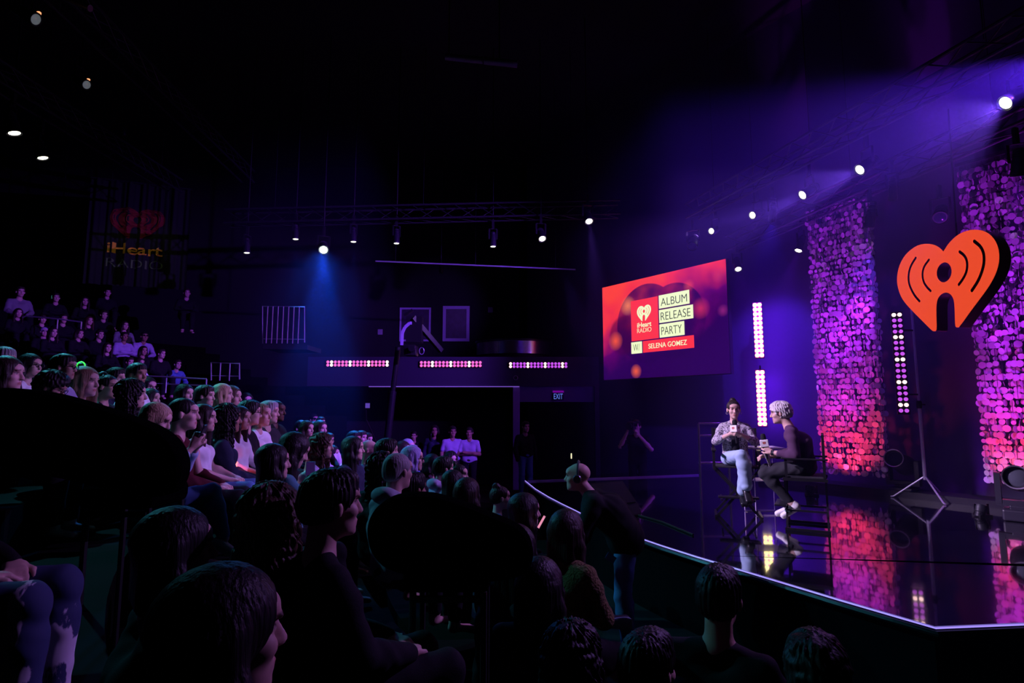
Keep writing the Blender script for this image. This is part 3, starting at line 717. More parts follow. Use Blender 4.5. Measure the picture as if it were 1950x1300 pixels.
b = MB(); b.poly([(p[0] * 1.03, p[1] * 1.05) for p in pts], zc1 - zb - .25 + .0, zc1 - zb - .25 + .05); b.build('counter_top', METAL, t)
b = MB(); b.poly([(p[0] * .96, p[1] * .9) for p in pts], 0.0, zc1 - zb - .26); b.build('body', BLACK, t)
PW = Plane((0, 18.90), (1, 0))
for i, (xa_, xb_, ya_, yb_, lab) in enumerate(((762, 820, 586, 650, 'dark poster in a violet lit frame behind the camera crane'), (844, 894, 583, 650, 'dark poster in a wider violet lit frame, nearer the screen'))):
    (a0, z1_), (a1, z0_) = PW.hit(xa_, ya_), PW.hit(xb_, yb_); t = thing('framed_poster', lab, 'poster'); t.matrix_world = PW.matrix((a0 + a1) / 2, (z0_ + z1_) / 2, .026); W_, H_ = a1 - a0, z1_ - z0_
    f = .06 if i == 0 else .10; b = MB(); b.box((0, H_ / 2 - f / 2, 0), (W_, f, .05)); b.box((0, -H_ / 2 + f / 2, 0), (W_, f, .05)); b.box((-W_ / 2 + f / 2, 0, 0), (f, H_ - 2 * f, .05)); b.box((W_ / 2 - f / 2, 0, 0), (f, H_ - 2 * f, .05)); b.build('frame', mat('poster_frame', (.42, .36, .6), .5), t)
    b = MB(); b.box((0, 0, -.01), (W_ - 2 * f, H_ - 2 * f, .02)); b.build('print', mat('poster_print', (.03, .02, .05), .5, vary=.9, bscale=6), t)
    pp = PW.world((a0 + a1) / 2, z1_ + 1.5, 1.3); 
# wall lamp that washes the posters
q = at(840, 520, 15.6); t = thing('picture_lamp', 'small dim lamp above the balcony posters', 'lamp', q); b = MB(); b.lathe([(.05, 0), (.06, .02), (.05, .18), (0, .2)], 14); b.tube([(0, 0, .18), (0, 0, 9.5 - q.z)], .008, 6); b.build('can_body', M_can, t, True)
spot(t, q + Vector((0, .05, -.03)), PW.world(PW.hit(830, 600)[0], PW.hit(830, 590)[1], 0), (.28, .08, 1.0), 130, 60, .8, .05)
# camera crane: tripod, column, arm and camera
base = at(735, 800, 11.2); t = thing('camera_crane', 'dark camera crane with a pale bent arm in front of the balcony', 'camera crane', (base.x, base.y, FL))
def rel(p): return p - Vector((base.x, base.y, FL))
c0 = rel(at(748, 745, 11.2)); c1 = rel(at(758, 660, 11.2)); c2 = rel(at(766, 615, 11.2)); c3 = rel(at(786, 606, 11.2))
b = MB(); b.tube([c0, c1], .05, 10); b.tube([c0, (0, 0, 1.1)], .07, 10); b.build('column', METAL, t, True)
for k in range(3): a = k * 2.094; b = MB(); b.tube([(0, 0, 1.15), (.7 * math.cos(a), .7 * math.sin(a), .02)], .03, 8); b.build('leg', METAL, t, True)
b = MB(); bend = [rel(at(*p, 11.1)) for p in ((765, 657), (766, 634), (771, 623), (780, 615), (784, 615))]
for p, q in zip(bend, bend[1:]): b.bar(p, q, .055, .03, up=(0, 1, 0))
b.build('arm_cover', mat('crane_cover', (.55, .5, .75), .5), t)
b = MB(); b.bar(rel(at(786, 604, 11.2)), rel(at(840, 668, 11.6)), .09); b.bar(rel(at(770, 600, 11.2)), rel(at(786, 590, 11.2)), .05); b.box(rel(at(790, 628, 11.3)), (.3, .25, .5)); b.build('arm', METAL, t)
b = MB(); b.box(rel(at(783, 668, 10.9)), (.22, .35, .2), bevel=.02); b.lathe([(.05, 0), (.055, .1), (.04, .16), (.06, .2)], 14, Matrix.Translation(rel(at(787, 665, 10.75))) @ Matrix.Rotation(math.pi / 2, 4, 'X')); b.build('camera_body', METAL, t, True)
b = MB(); b.tube([rel(at(803, 668, 10.9)) + Vector((.045 * math.cos(k * math.pi / 8), 0, .065 * math.sin(k * math.pi / 8))) for k in range(17)], .007, 6); b.build('hand_wheel', M_pole, t, True)
b = MB(); b.box(rel(at(700, 772, 10.6)), (.07, .05, .09)); b.build('monitor', mat('crane_monitor', (.02, .02, .03), .4, emit=(.15, .08, .6), power=.6), t)
b = MB(); b.tube([rel(at(697, 776, 10.6)), rel(at(698, 800, 10.7))], .008, 6); b.tube([rel(at(698, 800, 10.7)), (0, 0, 1.1)], .012, 6); b.build('pan_bar', METAL, t)
# wall plates on the balcony
for px, py, lab in ((934, 590, 'small square plate on the wall above the balcony counter'), (724, 632, 'small pale notice left of the camera crane')):
    a, z = PW.hit(px, py); b = MB(); b.box((a, 18.89, z), (.16, .03, .18), bevel=.01); tag(b.build('wall_plate', mat('plate_grey', (.35, .35, .4), .5)), lab, 'plate')
a, z = BF.hit(982, 719); b = MB(); b.tube([(a + .055 * math.cos(k * math.pi / 8), 15.44, z + .055 * math.sin(k * math.pi / 8)) for k in range(17)], .008, 6); tag(b.build('wall_ring', M_pole, None, True), 'small metal ring on the balcony front under the right light bar', 'ring')

# ================================================================== LEFT SIDE: drape with painted projection, rails, exit sign
BN = Plane((-10.2, 15.5), (0.93, 0.36))
(a0, z1_), (a1, z0_) = BN.hit(196, 375), BN.hit(332, 530); W_, H_ = a1 - a0, z1_ - z0_
t = thing('drape', 'dark pleated drape with painted projection of red heart and yellow lettering high on the left', 'drape'); t.matrix_world = BN.matrix((a0 + a1) / 2, (z0_ + z1_) / 2)  # logo projected onto the folds is painted as coloured shapes
def fold(x): return .05 * math.sin(x * 17) + .025 * math.sin(x * 41 + 1)
n = 120; V = []; Fc = []
for i in range(n + 1):
    x = -W_ / 2 - .3 + (W_ + .6) * i / n
    V += [(x, -H_ / 2 - .3, fold(x)), (x, H_ / 2 + .5, fold(x)), (x, -H_ / 2 - .3, fold(x) - .01), (x, H_ / 2 + .5, fold(x) - .01)]
for i in range(n): k = 4 * i; Fc += [(k, k + 4, k + 5, k + 1), (k + 2, k + 3, k + 7, k + 6)]
put('cloth', mesh_np('cloth', V, Fc, True), mat('drape_cloth', (.006, .010, .006), .9), t)
b = MB(); b.bar((-W_ / 2 - .3, H_ / 2 + .5, 0), (W_ / 2 + .3, H_ / 2 + .5, 0), .05); b.build('top_rail', METAL, t)
for sx2 in (-1, 1): b = MB(); b.tube([(sx2 * W_ * .4, H_ / 2 + .5, 0), (sx2 * W_ * .4, 9.5 - (z0_ + z1_) / 2, 0)], .01, 6); b.build('hanger', METAL, t)
def onfold(o):
    me = o.data; bm = bmesh.new(); bm.from_mesh(me); bmesh.ops.subdivide_edges(bm, edges=[e for e in bm.edges if e.calc_length() > .06], cuts=6, use_grid_fill=True)
    bmesh.ops.triangulate(bm, faces=bm.faces)
    for v in bm.verts: v.co.z += fold(v.co.x)
    bm.to_mesh(me); bm.free()
def br_(x0, y0, x1, y1):
    (p, q), (r, s) = BN.hit(190 + x0 / 8.664, 380 + y0 / 8.667), BN.hit(190 + x1 / 8.664, 380 + y1 / 8.667); cxx, czz = (a0 + a1) / 2, (z0_ + z1_) / 2
    return (p - cxx, r - cxx, s - czz, q - czz)
r_ = br_(195, 90, 1060, 690); k_ = (r_[3] - r_[2]) / hh
o = heart_shape('heart_emblem', mat('projected_red', (.16, .004, .008), .8), .004, t, Matrix.Translation(((r_[0] + r_[1]) / 2, (r_[2] + r_[3]) / 2, .02)), k_, (r_[1] - r_[0]) / hw / k_); cx_ = (r_[0] + r_[1]) / 2
def onfold2(o, dx):
    me = o.data; bm = bmesh.new(); bm.from_mesh(me)
    for _ in range(3):
        es = [e for e in bm.edges if e.calc_length() > .10]
        if es: bmesh.ops.subdivide_edges(bm, edges=es, cuts=1); bmesh.ops.triangulate(bm, faces=[f for f in bm.faces if len(f.verts) > 3])
    for v in bm.verts: v.co.z += fold(v.co.x + dx)
    bm.to_mesh(me); bm.free()
onfold2(o, cx_)
o = text2d('lettering', 'iHeart', br_(135, 700, 1030, 950), mat('projected_yellow', (.9, .55, .03), .8), .004, t, Matrix.Translation((0, 0, .02)), .016); onfold2(o, 0)
o = text2d('lettering', 'RADIO', br_(115, 960, 1030, 1170), mat('projected_green', (.10, .22, .05), .8), .004, t, Matrix.Translation((0, 0, .02)), -.01); onfold2(o, 0)
q = BN.world((a0 + a1) / 2, z1_ + .9, 2.2); lt = thing('added_drape_lamp', 'small added lamp in front of the drape top', 'stage lamp', q); b = MB(); b.lathe([(.05, 0), (.06, .02), (.05, .2), (0, .22)], 14); b.tube([(0, 0, .2), (0, 0, 9.5 - q.z)], .008, 6); b.build('can_body', M_can, lt, True)
spot(lt, q, BN.world((a0 + a1) / 2, z0_ + .35, 0), (1.0, .9, .6), 46, 52, .7, .05)  # added lamp that lights the painted projection
exit_sign('dim green EXIT sign at the back of the upper seats on the left', Plane((-12.6, 16.2), (0.8, .6)), 104, 565, 13, mat('exit_green', (.1, .4, .1), .4, emit=(.02, .22, .03), power=.8), None)


def rail(label, pts, posts, r=.02, drop=.9, bars=None, m=None):
    t = thing('guard_rail', label, 'rail', pts[0]); o = pts[0]; m = m or M_rail
    b = MB(); b.tube([p - o for p in pts], r, 8); b.build('top_rail', m, t, True)
    for p in posts: b = MB(); b.tube([p - o, p - o - Vector((0, 0, drop))], r * .9, 8); b.build('post', m, t, True)
    if bars: b = MB(); [b.tube([p - o for p in br], r * .6, 6) for br in bars]; b.build('mid_rail', m, t, True)
    return t


M_rail = mat('pale_rail_metal', (.6, .6, .66), .3, .7)
D = 9.2
rail('steel guard rail in front of the upper seats on the left', [at(232, 714, D), at(270, 715.5, D), at(330, 718, D), at(393, 721.5, D)], [at(270, 715.5, D), at(317, 718, D), at(393, 721.5, D)], .014, .25, [[at(278, 729, D), at(392, 734, D)]])
def frame_rail(lab, x0, x1, y0, y1, y2, d, nb):
    P = [at(x0, y2 + 2, d), at(x0, y0, d), at(x1, y1, d), at(x1, y2, d)]
    t = rail(lab, P, [at(x0 + (x1 - x0) * k / (nb + 1), y0 + (y1 - y0) * k / (nb + 1), d) for k in range(1, nb + 1)], .013, P[1].z - P[0].z, [[at(x0, y2 - 7, d), at(x1, y2 - 6, d)]])
frame_rail('small pale guard rail frame above the seats, left of the balcony', 402, 456, 690, 692, 722, 9.6, 2)
frame_rail('taller dark barrier on the landing left of the balcony', 500, 580, 583, 584, 652, 12.4, 7)
a, c = at(530, 655, 12.4), at(587, 656, 12.4); b = MB(); b.bar((a.x - .3, a.y + .4, a.z - .06), (c.x, c.y + .4, c.z - .06), .9, .1); tag(b.build('landing_platform', BLACK), 'dark landing platform under the tall barrier', 'platform')
# tall steel frame behind the seated woman
M_frame = mat('violet_frame_steel', (.45, .38, .7), .35, .3)
d = 8.9; P = [at(1330, 806, d), at(1385, 805, d)]
t = thing('steel_frame_rail', 'tall thin steel rail frame standing behind the seated woman', 'rail', (P[0].x, P[0].y, 0))
o = Vector((P[0].x, P[0].y, 0)); b = MB(); b.tube([(0, 0, 0), (0, 0, P[0].z)], .018, 8); b.build('post', M_frame, t, True); b = MB(); e = P[1] - o; b.tube([(e.x, e.y, 0), e], .018, 8); b.build('post', M_frame, t, True)
for yy in (806, 829, 881): b = MB(); b.tube([at(1330, yy, d) - o, at(1385, yy, d) - o], .014, 8); b.build('cross_bar', M_frame, t, True)
# haze in the air of the hall
m = bpy.data.materials.new('thin_haze'); m.use_nodes = True; nt = m.node_tree; nt.nodes.clear()
vs = nt.nodes.new('ShaderNodeVolumeScatter'); vs.inputs['Density'].default_value = HAZE; vs.inputs['Anisotropy'].default_value = 0.35; vs.inputs['Color'].default_value = (.40, .30, 1, 1)
ou = nt.nodes.new('ShaderNodeOutputMaterial'); nt.links.new(vs.outputs[0], ou.inputs['Volume'])
hz_w0, hz_w1 = WALL.world(-3.6, 0, .05), WALL.world(11.0, 0, .05)
b = MB(); b.poly([(.2, 15.2), (1.0, 12.2), (1.9, 8.2), (2.2, 3.2), (3.6, 1.6), (hz_w1.x - .4, hz_w1.y), (hz_w1.x, hz_w1.y), (hz_w0.x, hz_w0.y)], FL + .02, 9.4); o = b.build('haze', m); tag(o, 'thin violet haze hanging in the air over the stage', 'haze', kind='stuff')
b = MB(); b.poly([(-5.0, 9.4), (-2.6, 9.4), (-2.6, 13.2), (-5.4, 13.2)], FL + .02, 6.4); o = b.build('haze', m); tag(o, 'thin blue haze hanging under the brightest blue lamp', 'haze', kind='stuff')

# ================================================================== PEOPLE: one smooth surface per body, grown from blended limbs
def V3(*a): return np.array(a, float)


class Field:
    """blends tapered limbs and ellipsoids into one distance field and skins it"""
    def __init__(s): s.p = []

    def cone(s, a, b, ra, rb, k=.02, cut=False): s.p.append(('c', V3(*a), V3(*b), ra, rb, k, cut)); return s

    def chain(s, pts, rs, k=.02):
        for i in range(len(pts) - 1): s.cone(pts[i], pts[i + 1], rs[i], rs[i + 1], k)
        return s

    def ell(s, c, r, R=None, k=.02, cut=False): s.p.append(('e', V3(*c), V3(*r), np.eye(3) if R is None else np.array(R, float), None, k, cut)); return s

    def skin(s, name, h, disp=None, relax=1):
        lo, hi = [], []
        for q in s.p:
            if q[6]: continue
            if q[0] == 'c': m = max(q[3], q[4]); lo += [q[1] - m, q[2] - m]; hi += [q[1] + m, q[2] + m]
            else: e = np.abs(q[3]) @ q[2]; lo.append(q[1] - e); hi.append(q[1] + e)
        lo = np.min(lo, 0) - 3 * h; hi = np.max(hi, 0) + 3 * h
        n = np.ceil((hi - lo) / h).astype(int) + 1
        D = np.full(n, .5, np.float32); ax = [lo[i] + h * np.arange(n[i]) for i in range(3)]
        for q in s.p:
            k = q[5]; pad = k + 3 * h
            if q[0] == 'c': m = max(q[3], q[4]); l_ = np.minimum(q[1], q[2]) - m; h_ = np.maximum(q[1], q[2]) + m
            else: e = np.abs(q[3]) @ q[2]; l_ = q[1] - e; h_ = q[1] + e
            i0 = np.maximum(0, np.floor((l_ - pad - lo) / h).astype(int)); i1 = np.minimum(n, np.ceil((h_ + pad - lo) / h).astype(int) + 1)
            if np.any(i1 <= i0): continue
            P = np.stack(np.meshgrid(*[ax[i][i0[i]:i1[i]] for i in range(3)], indexing='ij'), -1)
            if q[0] == 'c':
                ba = q[2] - q[1]; t = np.clip((P - q[1]) @ ba / max(ba @ ba, 1e-9), 0, 1)
                d = np.linalg.norm(P - q[1] - t[..., None] * ba, axis=-1) - (q[3] + (q[4] - q[3]) * t)
            else:
                L = (P - q[1]) @ q[3]; k0 = np.linalg.norm(L / q[2], axis=-1); k1 = np.linalg.norm(L / q[2] ** 2, axis=-1)
                d = k0 * (k0 - 1) / np.maximum(k1, 1e-6)
            sl = tuple(slice(i0[i], i1[i]) for i in range(3)); A = D[sl]
            if q[6]:
                hh_ = np.clip(.5 - .5 * (A + d) / k, 0, 1); D[sl] = A * (1 - hh_) - d * hh_ + k * hh_ * (1 - hh_)
            else:
                hh_ = np.clip(.5 + .5 * (A - d) / k, 0, 1); D[sl] = A * (1 - hh_) + d * hh_ - k * hh_ * (1 - hh_)
        if disp is not None:
            P = np.stack(np.meshgrid(*ax, indexing='ij'), -1); near = np.abs(D) < .03
            D[near] += disp(P[near])
        ins = D < 0; c = np.array(D.shape) - 1
        acc = np.zeros((*c, 3)); cnt = np.zeros(c, np.int32)
        off = [(i, j, k) for i in (0, 1) for j in (0, 1) for k in (0, 1)]
        def blk(A, o): return A[o[0]:o[0] + c[0], o[1]:o[1] + c[1], o[2]:o[2] + c[2]]
        anyin = np.zeros(c, bool); allin = np.ones(c, bool)
        for o in off: b_ = blk(ins, o); anyin |= b_; allin &= b_
        act = anyin & ~allin; idx = np.argwhere(act)
        pos = np.zeros((len(idx), 3)); cn = np.zeros(len(idx))
        for o in off:
            for a in range(3):
                if o[a]: continue
                o2 = list(o); o2[a] = 1
                d0 = D[idx[:, 0] + o[0], idx[:, 1] + o[1], idx[:, 2] + o[2]]; d1 = D[idx[:, 0] + o2[0], idx[:, 1] + o2[1], idx[:, 2] + o2[2]]
                m = (d0 < 0) != (d1 < 0); t = np.where(m, d0 / np.where(m, d0 - d1, 1), 0)
                e = np.tile(np.array(o, float), (len(idx), 1)); e[:, a] += t
                pos[m] += e[m]; cn[m] += 1
        co = lo + h * (idx + pos / np.maximum(cn, 1)[:, None])
        vid = np.full(c, -1, np.int64); vid[tuple(idx.T)] = np.arange(len(idx))
        quads = []
        for a in range(3):
            b1, b2 = (a + 1) % 3, (a + 2) % 3
            s0 = [slice(1, -1)] * 3; s0[a] = slice(0, -1); s1 = list(s0); s1[a] = slice(1, None)
            A0, A1 = ins[tuple(s0)], ins[tuple(s1)]
            for flip, m in ((False, A0 & ~A1), (True, ~A0 & A1)):
                g = np.argwhere(m)
                if not len(g): continue
                g[:, b1] += 1; g[:, b2] += 1
                def cell(d1, d2): q = g.copy(); q[:, b1] -= d1; q[:, b2] -= d2; return vid[tuple(q.T)]
                Q = np.stack([cell(1, 1), cell(0, 1), cell(0, 0), cell(1, 0)], 1)
                quads.append(Q[:, ::-1] if flip else Q)
        Q = np.concatenate(quads); Q = Q[(Q >= 0).all(1)]
        for _ in range(relax):
            sm = np.zeros_like(co); k = np.zeros(len(co))
            for i in range(4):
                np.add.at(sm, Q[:, i], co[Q[:, (i + 1) % 4]]); np.add.at(k, Q[:, i], 1)
                np.add.at(sm, Q[:, (i + 1) % 4], co[Q[:, i]]); np.add.at(k, Q[:, (i + 1) % 4], 1)
            co = co * .6 + .4 * sm / np.maximum(k, 1)[:, None]
        me = bpy.data.meshes.new(name)
        me.vertices.add(len(co)); me.vertices.foreach_set('co', co.astype(np.float32).ravel())
        me.loops.add(len(Q) * 4); me.loops.foreach_set('vertex_index', Q.astype(np.int32).ravel())
        me.polygons.add(len(Q)); me.polygons.foreach_set('loop_start', np.arange(0, 4 * len(Q), 4, dtype=np.int32))
        try: me.polygons.foreach_set('loop_total', np.full(len(Q), 4, np.int32))
        except Exception: pass
        me.update(calc_edges=True); me.validate(); me.shade_smooth()
        return me, co


def rotm(f, up=(0, 0, 1)):
    """columns forward, left, up"""
    f = V3(*f); f /= np.linalg.norm(f); l = np.cross(V3(*up), f); l /= np.linalg.norm(l); return np.stack([f, l, np.cross(f, l)], 1)


class Pose:
    """joint positions; x forward, y left, z up, the seat surface (or the floor when standing) at z = 0"""
    def __init__(s, **k):
        s.P = V3(0, 0, .10); s.C = V3(-.03, 0, .38); s.N = V3(-.02, 0, .60); s.H = V3(.02, 0, .755); s.hf = (1, 0, 0); s.hup = (0, 0, 1)
        s.SL = V3(-.02, .175, .520); s.SR = V3(-.02, -.175, .520); s.EL = V3(.06, .235, .28); s.ER = V3(.06, -.235, .28)
        s.WL = V3(.30, .10, .19); s.WR = V3(.30, -.10, .19); s.FL = V3(.4, -.6, -.1); s.FR = V3(.4, .6, -.1); s.UL = V3(0, 0, 1); s.UR = V3(0, 0, 1)
        s.hL = V3(.02, .09, .09); s.hR = V3(.02, -.09, .09); s.KL = V3(.46, .11, .10); s.KR = V3(.46, -.11, .10); s.AL = V3(.47, .11, -.33); s.AR = V3(.47, -.11, -.33)
        s.TL = V3(1, .1, -.1); s.TR = V3(1, -.1, -.1); s.curl = .55; s.build = 1.0
        for a, b in k.items(): setattr(s, a, V3(*b) if isinstance(b, (tuple, list)) and a not in ('hf', 'hup') else b)


def torso(f, q, e=0.0, female=False, k=.05):
    w = q.build; side = q.SL - q.SR; side = side / np.linalg.norm(side)
    f.ell(q.P, (.115 * w + e, .165 * w + e, .11 + e), rotm(np.cross(side, (0, 0, 1))), k)
    for s in (-1, 1):
        o = side * s
        f.cone(q.P + o * .07 + V3(0, 0, .05), q.C + o * .065, .10 * w + e, (.105 if not female else .095) * w + e, k)
        f.cone(q.C + o * .07, (q.SL if s > 0 else q.SR) * .70 + q.N * .30 - V3(0, 0, .07), .105 * w + e, .068 + e, k)
        f.cone(q.N - V3(0, 0, .035), (q.SL if s > 0 else q.SR) - V3(0, 0, .003), .042 + e * .6, .043 + e * .6, .035)
        if female: fw = np.cross(o * s, (0, 0, 1)); fw = fw / np.linalg.norm(fw); f.ell(q.C + o * .075 + fw * .085 + V3(0, 0, .05), (.055 + e * .6, .06 + e * .6, .06 + e * .6), None, .04)


def arms(f, q, e=0.0, upto=2.0, k=.025, thick=1.0):
    for S, E, W in ((q.SL, q.EL, q.WL), (q.SR, q.ER, q.WR)):
        if upto <= 1.0: f.cone(S, S + (E - S) * upto, (.046 + e * .8) * thick, (.045 + e) * thick, k)
        else:
            M_ = S + (E - S) * .3; f.chain([S, M_, E], [(.046 + e * .8) * thick, (.048 + e) * thick, (.039 + e) * thick], k); W2 = E + (W - E) * (upto - 1)
            f.chain([E, E + (W2 - E) * .3, W2], [(.040 + e) * thick, (.042 + e) * thick, (.042 - .015 * (upto - 1) + e) * thick], k)


def legs(f, q, e=0.0, upto=2.0, k=.03, flare=0.0):
    for H_, K, A in ((q.hL, q.KL, q.AL), (q.hR, q.KR, q.AR)):
        if upto <= 1: f.cone(H_, H_ + (K - H_) * upto, .085 + e, .06 + e, k); continue
        f.cone(H_, K, .086 + e, .057 + e, k); A2 = K + (A - K) * (upto - 1)
        f.chain([K, K + (A - K) * .3, A2], [.056 + e, .058 + e + flare * .4, .040 + e + flare], k)


def hand(f, W, F_, U, curl, sgn, k=.010):
    """palm, four bent fingers and a thumb on the side; F_ fingers' direction, U back of the hand"""
    F_ = F_ / np.linalg.norm(F_); sd = np.cross(U, F_); sd = sd / np.linalg.norm(sd); U = np.cross(F_, sd); sd = sd * sgn   # sd points to the thumb side
    for o in (-.022, 0, .022): f.cone(W + F_ * .015 + sd * o * .7, W + F_ * .082 + sd * o, .017, .0145, .014)
    for i, (o, L) in enumerate(((-.031, .058), (-.0105, .072), (.0105, .078), (.031, .070))):
        a = W + F_ * .088 + sd * o; d1 = F_ * math.cos(curl) - U * math.sin(curl); d2 = F_ * math.cos(curl * 2.1) - U * math.sin(curl * 2.1); c2 = a + d1 * L * .5 ; f.cone(a, c2, .0098, .009, k); f.cone(c2, c2 + d2 * L * .5, .009, .0078, k)
    a = W + F_ * .03 + sd * .030; m = a + F_ * .032 + sd * .026 - U * .012; f.cone(W + F_ * .02 + sd * .015, a, .018, .013, .012); f.cone(a, m, .0125, .011, k); f.cone(m, m + F_ * .030 - U * .016 + sd * .002, .011, .009, k)


def feet(f, q, e=0.0):
    for A, T in ((q.AL, q.TL), (q.AR, q.TR)):
        T = T / np.linalg.norm(T); dn = V3(0, 0, -1) - T * (V3(0, 0, -1) @ T); dn = dn / np.linalg.norm(dn); sd = np.cross(T, dn)
        f.cone(A, A + dn * .045 - T * .02, .036 + e, .034 + e, .025)
        for o in (-.018, .018): f.cone(A + dn * .05 + T * .0 + sd * o * .6, A + dn * .062 + T * .15 + sd * o, .030 + e, .022 + e, .025)


def head(f, q, male=True):
    R = rotm(q.hf, q.hup); H = q.H
    def p(x, y, z): return H + R @ V3(x, y, z)
    def E(c, r, k=.02, cut=False): f.ell(p(*c), r, R, k, cut)
    def Cn(a, b, ra, rb, k=.015): f.cone(p(*a), p(*b), ra, rb, k)
    f.cone(q.N - V3(0, 0, .02), p(-.028, 0, -.055), .056 if male else .048, .054 if male else .046, .03)
    E((-.014, 0, .036), (.097, .076, .083), .02); E((.030, 0, -.035), (.062, .060, .078), .03); E((.036, 0, -.078), (.050, .047 if male else .042, .036), .025)
    E((.076, 0, -.101), (.018, .022, .016), .02); E((.064, 0, .048), (.038, .058, .034), .02)
    for s in (-1, 1):
        E((.062, .040 * s, -.022), (.026, .022, .022), .02)
        f.ell(p(.098, .031 * s, .010), (.020, .019, .013), R, .014, True); E((.076, .031 * s, .009), (.0125, .0145, .011), .006)
        E((-.004, .079 * s, -.006), (.020, .010, .031), .008); E((-.002, .086 * s, -.002), (.013, .006, .024), .006)
        E((.093, .026 * s, .029), (.010, .020, .006), .012)
    Cn((.090, 0, .016), (.111, 0, -.026), .009, .0125, .014); E((.102, .0, -.031), (.014, .017, .009), .010)
    E((.086, 0, -.061), (.014, .025, .0065), .010); E((.083, 0, -.074), (.014, .021, .0075), .010); f.cone(p(.099, -.018, -.0672), p(.099, .018, -.0672), .0028, .0028, .004, True)
    return R


def face_paint(me, co, q, R, skin=True):
    """lips, brows and eyes as colour factors on the skin"""
    L = (co - q.H) @ R; x, y, z = L[:, 0], np.abs(L[:, 1]), L[:, 2]; c = np.ones((len(co), 4), np.float32)
    fr = x > .06
    eye = fr & (((y - .031) / .0145) ** 2 + ((z - .009) / .0075) ** 2 < 1); c[eye, :3] = (.75, .85, .95)
    iris = fr & (((y - .031) / .0065) ** 2 + ((z - .009) / .007) ** 2 < 1); c[iris, :3] = (.04, .03, .03)
    brow = fr & (((y - .034) / .021) ** 2 + ((z - .033 + (y - .034) * .04) / .0048) ** 2 < 1); c[brow, :3] = (.16, .13, .12)
    lash = fr & (((y - .031) / .017) ** 2 + ((z - .0165) / .0035) ** 2 < 1); c[lash, :3] = (.12, .1, .1)
    lip = fr & ((y / .024) ** 2 + ((z + .067 - y * .10) / .0125) ** 2 < 1) & (x > .080); c[lip, :3] = (.72, .42, .42)
    a = me.color_attributes.new('paint', 'FLOAT_COLOR', 'POINT'); a.data.foreach_set('color', c.ravel())


def body_mesh(q, h=.008, male=True, fingers=True, h_name='body'):
    f = Field(); torso(f, q, 0, not male); arms(f, q, thick=1.0 if male else .88); legs(f, q, -.004 if not male else 0); feet(f, q, -.004); R = head(f, q, male)
    if fingers: hand(f, q.WL, q.FL, q.UL, q.curl, 1); hand(f, q.WR, q.FR, q.UR, q.curl, -1)
    me, co = f.skin(h_name, h); face_paint(me, co, q, R); return me


def strands(c, R, amp=.0030, freq=30, wave=0.0):
    def d(P):
        L = (P - c) @ R; a = np.arctan2(L[:, 1], L[:, 0] + .02); z = L[:, 2]
        return amp * np.sin(a * freq + wave * np.sin(z * 42 + a * 3) * 3 + np.sin(a * 5 + z * 9) * 1.5) + .6 * amp * np.sin(a * freq * 2.3 + z * 15)
    return d


